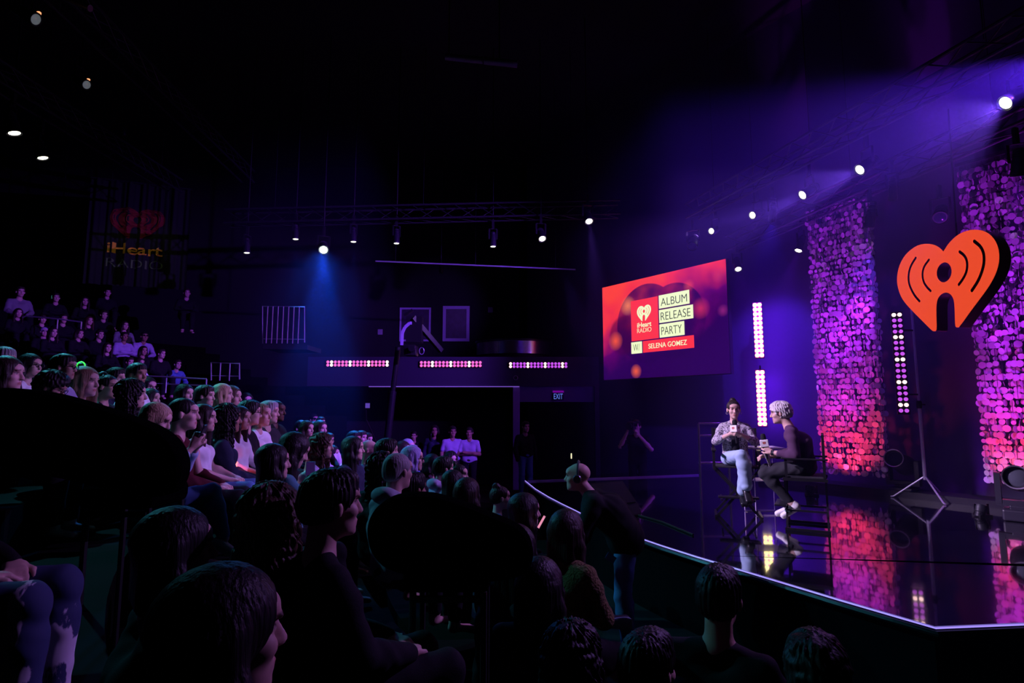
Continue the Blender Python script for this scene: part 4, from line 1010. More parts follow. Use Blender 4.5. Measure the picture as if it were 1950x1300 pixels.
def hair_mesh(q, kind, h=.007, length=.30):
    R = rotm(q.hf, q.hup); f = Field(); dn = V3(0, 0, -1)
    def p(x, y, z): return q.H + R @ V3(x, y, z)
    def E(c, r, k=.02, cut=False): f.ell(p(*c), r, R, k, cut)
    wave = 0.0; amp = .003; freq = 30
    if kind in ('short', 'crew', 'curly'):
        g = {'short': .017, 'crew': .008, 'curly': .030}[kind]
        E((-.014, 0, .040), (.097 + g, .076 + g * .8, .083 + g)); 
        if kind != 'crew': E((.030, 0, .098), (.065, .062, .026 + g * .4), .03)
        E((-.055, 0, -.01), (.055 + g, .066 + g * .6, .062), .03)
        E((.105, 0, -.042), (.075, .12, .098), .012, True); E((-.01, 0, -.135), (.2, .2, .078), .012, True)
        for s in (-1, 1): E((.012, .088 * s, -.022), (.030, .03, .042), .010, True)
        if kind == 'curly': amp = .0040; freq = 11; wave = 1.5
        if kind == 'crew': amp = .001
    elif kind in ('bun', 'ponytail'):
        E((-.014, 0, .038), (.107, .085, .093)); E((-.055, 0, -.005), (.058, .066, .06), .03)
        E((.110, 0, -.022), (.072, .12, .114), .012, True); E((-.01, 0, -.135), (.2, .2, .075), .012, True)
        for s in (-1, 1): E((.020, .088 * s, -.022), (.040, .03, .042), .010, True)
        if kind == 'bun': E((-.050, 0, .128), (.040, .040, .036), .015)
        else: f.chain([p(-.10, 0, .05), p(-.15, 0, .01), p(-.15, 0, -.10), p(-.12, 0, -.24)], [.028, .036, .034, .012], .02)
    elif kind == 'cap':
        E((-.014, 0, .045), (.108, .088, .090)); E((-.01, 0, -.10), (.2, .2, .11), .006, True); f.cone(p(.09, -.03, .03), p(.155, -.025, .018), .018, .010, .012); f.cone(p(.09, .03, .03), p(.155, .025, .018), .018, .010, .012); amp = 0
    elif kind == 'beanie':
        E((-.016, 0, .055), (.112, .092, .10)); E((-.01, 0, -.10), (.2, .2, .105), .006, True); amp = .002
    else:                                                     # long hair, parted, over the shoulders and down the back
        bob = kind == 'bob'; Lh = .13 if bob else length; g = .019 if kind != 'wavy' else .026
        E((-.016, 0, .038), (.099 + g, .078 + g, .085 + g))
        back = p(-.075, 0, -.02)
        for y in (-.055, 0, .055): f.cone(p(-.060, y, 0), p(-.060 - .01, y * 1.1, 0) + dn * (Lh), .048, .036 if not bob else .045, .03)
        for s in (-1, 1):
            f.chain([p(-.02, .075 * s, .02), p(-.012, .088 * s, -.07), p(-.012, .088 * s, -.07) + dn * max(.03, Lh - .10) + R @ V3(.02, .012 * s, 0)], [.034, .033, .026], .03)
            if not bob: f.chain([p(.030, .070 * s, .06), p(.045, .078 * s, -.02), p(.035, .088 * s, -.10), p(.035, .088 * s, -.10) + dn * (Lh - .14)], [.016, .016, .020, .018], .02)
        E((.114, 0, -.026), (.080, .064 if not bob else .07, .120), .012, True); E((.095, 0, -.18), (.075, .050, .10), .02, True)
        if kind == 'wavy': wave = 1.6; amp = .0055; freq = 15
        if kind in ('long', 'bob'): amp = .0013; freq = 46
    me, co = f.skin('hair', h, strands(q.H, R, amp, freq, wave) if amp else None, relax=0 if h > .006 else 1); return me


def top_mesh(q, sleeve=2.0, e=.012, male=True, h=.011, loose=0.0, collar=False, hood=False):
    f = Field(); torso(f, q, e + loose, not male); arms(f, q, e + loose * .6, sleeve, thick=1.0 if male else .9)
    n = q.N
    if hood: fw = np.cross(q.SL - q.SR, (0, 0, 1)); fw = fw / np.linalg.norm(fw); f.ell(n - fw * .075 + V3(0, 0, .005), (.07, .115, .06), rotm(fw), .03); f.cone(n - fw * .02 + V3(0, .07, .0), n + fw * .07 + V3(0, .05, -.05), .03, .02, .03); f.cone(n - fw * .02 + V3(0, -.07, .0), n + fw * .07 + V3(0, -.05, -.05), .03, .02, .03)
    if collar: f.cone(n - V3(0, 0, .03), n + (q.H - n) * .18, .070 + e * .4, .066, .012)
    f.cone(n + (q.H - n) * .05, n + (q.H - n) * .9, .054, .085, .006, True)
    if not collar and not hood: fw = np.cross(q.SL - q.SR, (0, 0, 1)); fw = fw / np.linalg.norm(fw); f.ell(n + fw * .075 - V3(0, 0, .0), (.055, .065, .055), rotm(fw), .01, True)
    dsp = lambda P: .003 * np.sin(P[:, 2] * 55 + 6 * np.sin(P[:, 0] * 11 + P[:, 1] * 9)) * np.sin(P[:, 1] * 17 + 2)
    return f.skin('shirt', h, dsp)[0]


def trouser_mesh(q, e=.012, upto=2.0, h=.012, flare=0.0):
    f = Field(); f.ell(q.P, (.118 + e, .167 + e, .105 + e), rotm(np.cross(q.SL - q.SR, (0, 0, 1))), .04); legs(f, q, e, upto, .03, flare)
    f.ell(q.P + V3(0, 0, .17), (.2, .3, .075), None, .01, True)
    dsp = lambda P: .003 * np.sin(P[:, 0] * 60 + 5 * np.sin(P[:, 2] * 14)) * np.sin(P[:, 2] * 23)
    return f.skin('trousers', h, dsp)[0]


def shoe_mesh(q, left=True, h=.007):
    f = Field(); A, T = (q.AL, q.TL) if left else (q.AR, q.TR); T = T / np.linalg.norm(T); dn = V3(0, 0, -1) - T * (V3(0, 0, -1) @ T); dn = dn / np.linalg.norm(dn); sd = np.cross(T, dn)
    f.cone(A + dn * .015 - T * .01, A + dn * .05 - T * .02, .044, .042, .02)
    for o in (-.02, .02): f.cone(A + dn * .052 - T * .02 + sd * o * .5, A + dn * .066 + T * .165 + sd * o, .037, .029, .022)
    for o in (-.022, .022): f.cone(A + dn * .082 - T * .035 + sd * o * .7, A + dn * .084 + T * .17 + sd * o, .022, .021, .006)
    f.cone(A - dn * .08, A + dn * .01, .036, .036, .005, True)
    return f.skin('shoe', h)[0]


def glasses_mesh(q):
    R = rotm(q.hf, q.hup); b = MB()
    def p(x, y, z): v = q.H + R @ V3(x, y, z); return Vector(v)
    for s in (-1, 1):
        b.tube([p(.106, s * .034 + .024 * math.cos(a * math.pi / 7), .006 + .019 * math.sin(a * math.pi / 7)) for a in range(15)], .0028, 5)
        b.tube([p(.104, s * .058, .010), p(.06, s * .078, .010), p(-.004, s * .088, .010), p(-.02, s * .086, -.012)], .0026, 5)
    b.tube([p(.107, -.011, .010), p(.110, 0, .013), p(.107, .011, .010)], .0026, 5)
    return b.mesh('glasses')


def skin_mat(name, c):
    if name in MATS: return MATS[name]
    m = bpy.data.materials.new(name); m.use_nodes = True; MATS[name] = m; nt = m.node_tree; b = nt.nodes['Principled BSDF']
    at_ = nt.nodes.new('ShaderNodeAttribute'); at_.attribute_name = 'paint'; mx = nt.nodes.new('ShaderNodeMix'); mx.data_type = 'RGBA'; mx.blend_type = 'MULTIPLY'
    mx.inputs['Factor'].default_value = 1; mx.inputs['A'].default_value = (*c, 1); nt.links.new(at_.outputs['Color'], mx.inputs['B']); nt.links.new(mx.outputs['Result'], b.inputs['Base Color'])
    b.inputs['Roughness'].default_value = .52; b.inputs['Specular IOR Level'].default_value = .35
    return m


SKIN = {'light': (.62, .40, .32), 'mid': (.50, .30, .22), 'tan': (.36, .20, .13), 'deep': (.12, .06, .04)}
HAIRC = {'black': (.010, .008, .008), 'dark': (.022, .014, .010), 'brown': (.06, .032, .018), 'blonde': (.42, .30, .17), 'grey': (.33, .32, .32), 'silver': (.6, .56, .54), 'violet': (.35, .30, .6), 'fair': (.2, .13, .07)}
CLOTH = {'black': (.010, .010, .012), 'charcoal': (.03, .03, .035), 'navy': (.02, .025, .05), 'white': (.78, .78, .78), 'grey': (.22, .22, .24), 'denim': (.10, .20, .42), 'paledenim': (.35, .48, .62), 'maroon': (.07, .01, .015), 'lilac': (.45, .38, .6),
         'olive': (.05, .055, .02), 'brown': (.10, .07, .025), 'heather': (.36, .38, .45), 'plaid': (.08, .09, .14), 'orange': (.5, .2, .03), 'green': (.02, .06, .03), 'teal': (.08, .25, .28)}
def SK(n): return skin_mat('skin_' + n, SKIN[n])
def HM(n): return mat('hair_' + n, HAIRC[n], .50, spec=.28, bump=.35, bscale=90, bstretch=(1, 1, .08), vary=.35)
def CL(n, rough=.85): return mat('cloth_' + n, CLOTH[n], rough, bump=.12, bscale=220, spec=.2)

# ================================================================== THE TWO GUESTS on the stage and what they sit at and hold
M_wood = mat('black_lacquer', (.012, .011, .014), .3); M_canvas = mat('black_canvas', (.010, .010, .013), .85)


def director_chair(label, loc, rz, sz, backh=.40):
    t = thing('tall_director_chair', label, 'chair', loc, rz); w_, d_ = .27, .21
    b = MB(); b.box((0, 0, sz), (d_ * 2 - .02, w_ * 2, .018), bevel=.006); b.build('seat', M_canvas, t)
    b = MB(); b.box((-d_ + .01, 0, sz + backh), (.02, w_ * 2, .17), bevel=.008); b.build('backrest', M_canvas, t)
    for x in (-d_, d_):
        for s in (-1, 1): b = MB(); b.bar((x, s * w_, sz - .02), (x, -s * w_ * .98, .012), .030, .022, up=(1, 0, 0)); b.build('leg', M_wood, t)
    for s in (-1, 1):
        b = MB(); b.bar((-d_ - .02, s * w_, .018), (d_ + .02, s * w_, .018), .03, .03); b.build('runner', M_wood, t)
        b = MB(); b.bar((-d_ - .02, s * w_, sz - .02), (d_ + .02, s * w_, sz - .02), .03, .035); b.build('seat_rail', M_wood, t)
        b = MB(); b.bar((d_ - .02, s * w_, sz), (d_ - .02, s * w_, sz + .20), .028); b.build('post', M_wood, t)
        b = MB(); b.bar((-d_ + .01, s * w_, sz), (-d_ + .01, s * w_, sz + backh + .09), .028); b.build('post', M_wood, t)
        b = MB(); b.box((.0, s * w_, sz + .21), (d_ * 2 + .06, .055, .02), bevel=.006); b.build('armrest', M_wood, t)
        b = MB(); b.bar((-d_, s * w_ * .72, .22), (d_ + .0, s * w_ * .72, .22), .022); b.build('stretcher', M_wood, t)
    b = MB(); b.box((d_ + .06, 0, .27), (.13, w_ * 2 - .06, .02), bevel=.004); b.bar((d_ + .02, -w_ + .05, .26), (d_ + .02, w_ - .05, .26), .022); b.build('footrest', M_wood, t)
    return t


def place(q, head_at, yaw, s=1.0):
    """where the figure's origin lies so that its head is at head_at"""
    R = Matrix.Rotation(yaw, 3, 'Z'); return Vector(head_at) - R @ (Vector(q.H) * s)


def guest(q, label, head_at, yaw, male, skin, hair, hairc, s=1.0, hlen=.3):
    o = put('person', body_mesh(q, .0055, male), SK(skin)); o.location = place(q, head_at, yaw, s); o.rotation_euler = (0, 0, yaw); o.scale = (s, s, s)
    tag(o, label, 'person'); put('hair', hair_mesh(q, hair, .0045, hlen), HM(hairc), o); return o


# --- woman
qw = Pose(C=(-.02, 0, .38), N=(.0, 0, .595), H=(.045, 0, .745), hf=(1, .10, -.04), EL=(.10, .250, .32), ER=(.10, -.250, .32), WL=(.30, .075, .415), WR=(.28, -.065, .43),
          FL=(.25, -.95, .25), FR=(.2, .8, .55), UL=(.75, .2, -.6), UR=(.9, -.2, .2), curl=.75, SL=(-.01, .148, .512), SR=(-.01, -.148, .512), build=.80,
          KR=(.43, .05, .17), AR=(.42, .10, -.24), KL=(.42, .10, .06), AL=(.30, .05, -.32), TR=(.75, .15, -.65), TL=(.9, .1, -.4))
wy = math.radians(-108)
wo = guest(qw, 'seated woman in patterned blazer and pale wide jeans speaking into a microphone', at(1397, 780, 7.62), wy, False, 'light', 'bun', 'dark', .97)
M_plaid = bpy.data.materials.new('plaid_blazer'); M_plaid.use_nodes = True; nt = M_plaid.node_tree; bs = nt.nodes['Principled BSDF']; bs.inputs['Roughness'].default_value = .8
tc = nt.nodes.new('ShaderNodeTexCoord'); vo = nt.nodes.new('ShaderNodeTexVoronoi'); vo.inputs['Scale'].default_value = 55; wv = nt.nodes.new('ShaderNodeTexNoise'); wv.inputs['Scale'].default_value = 38; wv.inputs['Detail'].default_value = 4
rp = nt.nodes.new('ShaderNodeValToRGB'); e = rp.color_ramp.elements; e[0].position = .60; e[0].color = (.02, .02, .03, 1); e[1].position = .86; e[1].color = (.46, .43, .47, 1)
ml = nt.nodes.new('ShaderNodeMath'); ml.operation = 'MULTIPLY_ADD'; ml.inputs[1].default_value = .6
for a_, c_ in ((tc.outputs['Object'], vo.inputs['Vector']), (tc.outputs['Object'], wv.inputs['Vector']), (vo.outputs['Distance'], ml.inputs[0]), (wv.outputs['Fac'], ml.inputs[2]), (ml.outputs[0], rp.inputs[0]), (rp.outputs[0], bs.inputs['Base Color'])): nt.links.new(a_, c_)
put('blazer', top_mesh(qw, 1.45, .012, False, .008, loose=.004), M_plaid, wo)
put('jeans', trouser_mesh(qw, .010, 1.93, .009, flare=.022), CL('paledenim'), wo)
f = Field(); f.cone(V3(.075, 0, .53), V3(.125, 0, .40), .035, .045, .02); f.cone(V3(.125, 0, .40), V3(.11, 0, .22), .045, .05, .02); put('inner_top', f.skin('inner_top', .008)[0], CL('black'), wo)
for L_ in (True, False): put('boot', shoe_mesh(qw, L_), mat('black_leather', (.01, .01, .012), .3), wo)
for sgn in (-1, 1):
    b = MB(); b.tube([(.05 + .0, sgn * .086 + .012 * math.cos(k * math.pi / 6), .70 + .016 * math.sin(k * math.pi / 6)) for k in range(13)], .0035, 5); put('earring', b.mesh('earring', True), mat('silver_jewellery', (.8, .8, .85), .2, .9), wo)
wp = wo.location
director_chair('tall black director chair holding the woman in the patterned blazer', (wp.x, wp.y, 0), wy, wp.z - .01)

# --- man
qm = Pose(C=(.035, 0, .37), N=(.15, 0, .580), H=(.235, 0, .715), hf=(1, .05, -.10), SL=(.115, .170, .500), SR=(.115, -.170, .500), EL=(.09, .235, .235), ER=(.14, -.22, .235), WL=(.34, .155, .255), WR=(.40, -.07, .19),
          FL=(.75, -.1, .55), FR=(.8, .4, .1), UL=(-.2, 1, .1), UR=(-.1, -.3, 1), curl=.8, KL=(.44, .10, .0), AL=(.16, .07, -.33), KR=(.44, -.10, .03), AR=(.20, -.08, -.36), TL=(.82, .05, -.55), TR=(.9, -.05, -.35), hL=(.02, .085, .08), hR=(.02, -.085, .08))
my = math.radians(152)
mo = guest(qm, 'seated man with curly silver hair in a dark sweater, leaning forward, seen from behind', at(1486, 787, 7.0), my, True, 'light', 'curly', 'silver', 1.0)
put('sweater', top_mesh(qm, 1.62, .014, True, .008), mat('aubergine_knit', (.075, .028, .075), .9, bump=.2, bscale=160), mo)
put('trousers', trouser_mesh(qm, .008, 1.90, .009), CL('charcoal'), mo)
for L_ in (True, False):
    sh = put('sneaker', shoe_mesh(qm, L_, .006), mat('white_leather', (.75, .73, .70), .45), mo)
    A_, T_ = (qm.AL, qm.TL) if L_ else (qm.AR, qm.TR); T_ = T_ / np.linalg.norm(T_); dn = V3(0, 0, -1) - T_ * (V3(0, 0, -1) @ T_); dn /= np.linalg.norm(dn); sd = np.cross(T_, dn)
    b = MB()
    for sg in (-1, 1): b.bar(Vector(A_ + dn * .035 + T_ * .045 + sd * sg * .050), Vector(A_ + dn * .075 + T_ * .06 + sd * sg * .058), .022, .006, up=tuple(sd))
    put('stripe', b.mesh('stripe'), mat('shoe_stripe', (.04, .02, .05), .5), sh)
b = MB(); Wl = Vector(qm.WL); El = Vector(qm.EL); dr = (Wl - El).normalized(); M_ = Matrix.Translation(Wl - dr * .02) @ dr.to_track_quat('Z', 'Y').to_matrix().to_4x4()
b.lathe([(.029, -.008), (.033, -.008), (.033, .010), (.029, .010)], 16, M_, False); b.lathe([(.029, .016), (.034, .016), (.034, .022), (.029, .022)], 16, M_, False); put('wristwatch', b.mesh('wristwatch'), mat('dark_strap', (.02, .02, .03), .4), mo)
mp_ = mo.location
director_chair('tall black director chair holding the silver haired man, seen from its side', (mp_.x, mp_.y, 0), my, mp_.z - .01)

# --- microphones
def microphone(label, p, axis, face, k=1.0):
    axis = Vector(axis).normalized(); t = thing('microphone', label, 'microphone', p); t.rotation_euler = axis.to_track_quat('Z', 'Y').to_euler()
    b = MB(); b.lathe([(0, .16), (.022, .155), (.031, .13), (.031, .10), (.024, .085), (.018, .08)], 18); b.build('foam_head', mat('black_foam', (.01, .01, .012), .95), t, True)
    b = MB(); b.lathe([(.012, -.14), (.014, -.10), (.016, .03), (.018, .085)], 14); b.build('handle', METAL, t, True)
    M_flag = mat('white_flag', (.85, .84, .78), .5); b = MB(); b.box((0, 0, .045), (.095, .095, .085), bevel=.006); fl_ = b.build('flag_cube', M_flag, t)
    for a in range(4):
        Mx = Matrix.Translation((0, 0, .05)) @ Matrix.Rotation(a * math.pi / 2, 4, 'Z') @ Matrix.Translation((0, -.0478, 0)) @ Matrix.Rotation(math.pi / 2, 4, 'X')
        heart_shape('heart_emblem', mat('flag_print', (.5, .10, .06), .5), .0012, fl_, Mx, .034 / hh)
    return t
def hand_pt(o, q, loc): return o.matrix_basis @ Vector(loc)
microphone('microphone with a white cube flag held up by the woman in the blazer', hand_pt(wo, qw, (.30, .0, .455)), (-.04, .05, 1), None)
microphone('microphone with a white cube flag in the hand of the silver haired man', hand_pt(mo, qm, (.415, .12, .315)), (-.12, .05, 1), None)
ppr = hand_pt(mo, qm, (.415, .12, .215)); b = MB(); b.bm.faces.new([b.bm.verts.new(v) for v in ((-.045, .0, .10), (.055, .02, .09), (.075, .04, -.13), (.055, .035, -.14))]); me = b.mesh('notes'); bmx = bmesh.new(); bmx.from_mesh(me)
bmesh.ops.solidify(bmx, geom=bmx.faces[:], thickness=.003); bmx.to_mesh(me); bmx.free(); o = put('paper_notes', me, mat('white_paper', (.85, .83, .78), .7)); o.location = ppr; tag(o, 'white folded paper notes in the hand of the silver haired man', 'paper')

# --- clear acrylic table between them
TA = on_floor(1424, 973); TB = on_floor(1440, 982); TW = on_floor(1500, 982)
ex = Vector((TW.x - TB.x, TW.y - TB.y, 0)); wd = ex.length; ex.normalize(); ey = Vector((-ex.y, ex.x, 0)); dp = .36
t = thing('acrylic_table', 'clear acrylic side table between the two guests', 'table', (TB.x, TB.y, 0), math.atan2(ex.y, ex.x))
M_acr = mat('clear_acrylic', (.95, .93, 1.0), .03, trans=1.0, ior=1.18); M_acre = mat('acrylic_edge', (.75, .62, .95), .25, spec=.8); ht = .86
M_acrt = mat('frosted_acrylic', (.80, .72, .85), .3)
for nm, c_, sz in (('side_panel', (.006, dp / 2, ht / 2), (.008, dp, ht - .02)), ('side_panel', (wd - .006, dp / 2, ht / 2), (.008, dp, ht - .02))): b = MB(); b.box(c_, sz); b.build(nm, M_acr, t)
b = MB(); b.box((wd / 2, dp / 2, ht), (wd + .02, dp + .02, .022), bevel=.003); b.build('table_top', M_acrt, t)
b = MB(); b.box((wd / 2, dp / 2, .44), (wd - .03, dp - .02, .012)); b.build('shelf', M_acrt, t)
b = MB()
for x in (0, wd):
    for y in (0, dp): b.bar((x, y, .01), (x, y, ht - .012), .009)
for y in (0, dp): b.bar((0, y, .008), (wd, y, .008), .008)
b.build('edge_trim', M_acre, t)

# ================================================================== THE AUDIENCE
POSES = {}
def up_hands(**k): return dict(WL=(.34, .055, .60), EL=(.20, .20, .33), WR=(.34, -.055, .60), ER=(.20, -.20, .33), FL=(.15, -.25, 1), FR=(.15, .25, 1), UL=(.1, 1, .1), UR=(.1, -1, .1), curl=.45, **k)
POSES['lap'] = Pose(); POSES['lapR'] = Pose(hf=(1, -.30, 0)); POSES['lapL'] = Pose(hf=(1, .30, 0)); POSES['down'] = Pose(hf=(1, 0, -.42), H=(.035, 0, .745))
POSES['lean'] = Pose(C=(.04, 0, .37), N=(.13, 0, .575), H=(.20, 0, .72), SL=(.10, .175, .50), SR=(.10, -.175, .50), EL=(.22, .24, .25), ER=(.22, -.24, .25), WL=(.43, .08, .19), WR=(.43, -.08, .19))
POSES['phone'] = Pose(**up_hands()); POSES['phone_down'] = Pose(hf=(1, 0, -.42), H=(.035, 0, .745), WL=(.36, .05, .42), EL=(.12, .22, .28), WR=(.36, -.05, .42), ER=(.12, -.22, .28), FL=(.5, -.25, .8), FR=(.5, .25, .8), UL=(.1, 1, .1), UR=(.1, -1, .1), curl=.5)
POSES['fold'] = Pose(WL=(.20, -.12, .32), WR=(.21, .13, .30), EL=(.10, .25, .28), ER=(.10, -.25, .28), FL=(-.1, -1, .1), FR=(-.1, 1, .1), UL=(1, 0, .2), UR=(1, 0, .2), curl=.3)
POSES['cross'] = Pose(KR=(.46, .05, .17), AR=(.56, .10, -.20), KL=(.44, .10, .09), AL=(.40, .08, -.33), TR=(.85, .1, -.5), WL=(.33, .05, .53), EL=(.16, .21, .30), WR=(.33, -.05, .53), ER=(.16, -.21, .30), FL=(.3, -.25, .9), FR=(.3, .25, .9), UL=(.1, 1, .1), UR=(.1, -1, .1), curl=.5, hf=(1, 0, -.35), H=(.035, 0, .745))
ST = dict(P=(0, 0, .93), C=(-.02, 0, 1.20), N=(-.02, 0, 1.42), H=(.02, 0, 1.575), SL=(-.02, .18, 1.345), SR=(-.02, -.18, 1.345), hL=(0, .09, .90), hR=(0, -.09, .90), KL=(.03, .10, .49), KR=(.03, -.10, .49), AL=(-.01, .11, .085), AR=(-.01, -.11, .085))
POSES['stand'] = Pose(**ST, EL=(-.02, .25, 1.08), ER=(-.02, -.25, 1.08), WL=(.08, .24, .83), WR=(.08, -.24, .83), FL=(.15, 0, -1), FR=(.15, 0, -1), UL=(0, 1, 0), UR=(0, -1, 0))
POSES['stand_fold'] = Pose(**ST, WL=(.20, -.12, 1.13), WR=(.21, .13, 1.11), EL=(.08, .25, 1.08), ER=(.08, -.25, 1.08), FL=(-.1, -1, .1), FR=(-.1, 1, .1), UL=(1, 0, .2), UR=(1, 0, .2), curl=.3)
POSES['film'] = Pose(**ST, WL=(.26, .08, 1.42), WR=(.18, -.16, 1.46), EL=(.14, .30, 1.14), ER=(.10, -.32, 1.18), FL=(.5, -.3, .8), FR=(.5, .3, .8), UL=(0, 1, .1), UR=(0, -1, .1), curl=.6)
ST2 = dict(ST); ST2.update(C=(.13, 0, 1.15), N=(.30, 0, 1.32), H=(.40, 0, 1.44), SL=(.24, .18, 1.25), SR=(.24, -.18, 1.25))
POSES['bend'] = Pose(**ST2, EL=(.34, .24, 1.0), ER=(.34, -.24, 1.0), WL=(.55, .10, .95), WR=(.55, -.10, .95), FL=(.8, -.2, -.2), FR=(.8, .2, -.2), UL=(0, .3, 1), UR=(0, -.3, 1))
POSES['kneel'] = Pose(P=(0, 0, .22), C=(.02, 0, .50), N=(.06, 0, .72), H=(.10, 0, .865), SL=(.04, .175, .64), SR=(.04, -.175, .64), EL=(.12, .24, .40), ER=(.12, -.24, .40), WL=(.34, .08, .36), WR=(.34, -.08, .36), hL=(.02, .09, .21), hR=(.02, -.09, .21), KL=(.40, .16, .09), KR=(.40, -.16, .09), AL=(-.02, .10, .07), AR=(-.02, -.10, .07), TL=(-1, .05, -.1), TR=(-1, -.05, -.1))
GEO = {}


def geo(key, make):
    if key not in GEO: GEO[key] = make()
    return GEO[key]


def dress(name, me, m, parent):
    """a copy of a shared mesh whose material belongs to the object"""
    o = bpy.data.objects.new(name, me); COL.objects.link(o)
    if not me.materials: me.materials.append(m)
    o.material_slots[0].link = 'OBJECT'; o.material_slots[0].material = m
    if parent: o.parent = parent
    return o


STAGE_AT = Vector((3.5, 7.4, 0)); PEOPLE = []


def seat_for(px, py, h, off=.36, hz_=.755):
    """the row on which a head seen at (px, py), h pixels tall, belongs, clear of those already placed"""
    best = None; te = F * .25 / h; r = ray(px, py)
    for k in range(NR):
        rk = R0 + DR * k; lo, hi = .76 * te, 1.4 * te; n = 300; prev = None
        for i in range(n + 1):
            t = lo + (hi - lo) * i / n; p = CAM + r * t; g = math.hypot(p.x - SC.x, p.y - SC.y) - rk
            if prev is not None and (g < 0) != (prev < 0):
                s = (p.z - (ring_z(k) + off)) / hz_; szs = h * t / (F * .25)
                cost = abs(math.log(max(.2, szs))) * 2.6 + .8 * abs(math.log(max(.2, s))) + .4 * abs(math.log(max(.2, s) / max(.2, szs)))
                for q_ in SPOTS:
                    dd = math.hypot(q_[0] - p.x, q_[1] - p.y)
                    if dd < .50: cost += 1.3 * (.50 - dd) / .50
                if best is None or cost < best[0]: best = (cost, t, k, s, szs, (p.x, p.y))
            prev = g
    if best: SPOTS.append(best[5])
    return best


SPOTS = []


def person(px, py, h, label, pose='lap', male=False, hair='long', hc='dark', skin='light', top='black', sleeve=2.0, pants='black', yaw=0.0, face=None, depth=None, base=None, glasses=False, group=None,
           hlen=.30, collar=False, hood=False, loose=0.0, res=None, shoes=None, scale=None, hat=None, top_mat=None, pants_mat=None):
    q = POSES[pose]
    if depth is None:
        b_ = seat_for(px, py, h, 0, 1.575) if pose.startswith('stand') else seat_for(px, py, h)
        if b_ is None: depth, s = F * .25 / h, 1.0
        else: depth = b_[1]; s = min(1.2, max(.80, b_[4]))
    else: s = h * depth / (F * .25)
    if scale: s = scale
    p = at(px, py, depth)
    if base is not None: s = max(.75, min(1.2, (p.z - base) / float(q.H[2])))
    tgt = face or STAGE_AT; a = math.atan2(tgt[1] - p.y, tgt[0] - p.x) + yaw
    big = h > 48; hr = res or (.007 if h > 80 else (.008 if big else .010)); sx_ = 'm' if male else 'f'
    me = geo(('b', pose, sx_, hr), lambda: body_mesh(q, hr, male, fingers=hr < .0095 or 'phone' in pose or pose == 'film'))
    o = dress('person', me, SK(skin), None); o.location = place(q, p, a, s); o.rotation_euler = (0, 0, a); o.scale = (s, s, s); tag(o, label, 'person', group)
    if hair: dress('hair', geo(('h', pose, hair, hlen, big), lambda: hair_mesh(q, hair, .0055 if big else .008, hlen)), HM(hc) if hair not in ('cap', 'beanie') else CL(hc), o)
    dress('shirt', geo(('t', pose, sx_, sleeve, collar, hood, loose, big), lambda: top_mesh(q, sleeve, .012, male, .009 if big else .013, loose, collar, hood)), top_mat or CL(top), o)
    dress('trousers', geo(('p', pose, big), lambda: trouser_mesh(q, .012, 1.93, .010 if big else .015)), pants_mat or CL(pants), o)
    if glasses: dress('glasses', geo(('g', pose), lambda: glasses_mesh(q)), mat('glasses_frame', (.01, .01, .012), .25), o)
    if shoes:
        for L_ in (True, False): dress('shoe', geo(('s', pose, L_), lambda: shoe_mesh(q, L_, .008)), mat('shoe_' + shoes, CLOTH[shoes], .5), o)
    PEOPLE.append((o, q, s)); return o


def held(o, q, loc): return o.matrix_basis @ Vector(loc)


def phone(label, p, look_at, m_screen=None, case='charcoal', k=1.0, tilt=0.0):
    t = thing('smartphone', label, 'phone', p); d = (Vector(look_at) - Vector(p)).normalized(); t.rotation_euler = d.to_track_quat('-Y', 'Z').to_euler(); t.rotation_euler.rotate_axis('Y', tilt)
    b = MB(); b.box((0, 0, 0), (.074 * k, .009, .150 * k), bevel=.003); b.build('case', mat('phone_case_' + case, CLOTH[case], .4), t)
    b = MB(); b.box((0, -.005, 0), (.066 * k, .002, .138 * k)); b.build('screen', m_screen or mat('phone_screen', (.01, .01, .015), .1, emit=(.05, .03, .14), power=.5), t)
    b = MB(); b.box((.02 * k, .006, .055 * k), (.02 * k, .003, .02 * k)); b.build('camera_lens', METAL, t)
    return t


# ---- left bank behind the big dark seat back
person(12, 713, 64, 'woman in profile with long dark hair, face cut close to the left frame edge', 'lap', False, 'long', 'dark', 'light', 'black', yaw=-.15)
person(4, 690, 54, 'person with pale hair half hidden behind the profile at the left frame edge', 'lapR', True, 'short', 'grey', 'light', 'charcoal')
person(58, 697, 44, 'person with a dark bob and glasses, second face in from the left edge', 'lap', False, 'bob', 'black', 'light', 'white', glasses=True, hlen=.13, yaw=-.12)
person(121, 700, 48, 'man with dark glasses and a pale shirt collar behind the long haired blonde', 'lap', True, 'short', 'black', 'mid', 'lilac', glasses=True, collar=True, yaw=-.05)
person(97, 738, 56, 'person with dark curly hair and glasses, low beside the dark seat back', 'down', False, 'curly', 'black', 'mid', 'plaid', glasses=True)
person(161, 728, 56, 'woman with very long straight fair hair and a lilac top, in profile', 'lap', False, 'long', 'fair', 'light', 'lilac', hlen=.42, yaw=-.15)
person(184, 733, 50, 'face with dark hair just right of the long fair haired woman', 'lap', False, 'bob', 'dark', 'light', 'black', hlen=.13, yaw=-.1)
person(204, 737, 46, 'person with glasses and tied dark hair, chin raised, right of the long fair hair', 'lap', False, 'bun', 'black', 'mid', 'black', glasses=True, yaw=-.1)
person(221, 722, 42, 'man with short dark hair and a white stripe on his dark top', 'lap', True, 'short', 'black', 'light', 'navy')
person(261, 714, 42, 'man with short dark hair and a pale collar under the guard rail end', 'lapR', True, 'short', 'black', 'tan', 'white', collar=True)
person(251, 752, 54, 'woman with thick long black hair framing her face in the middle of the left bank', 'lapL', False, 'wavy', 'black', 'light', 'black', hlen=.34, yaw=-.2)
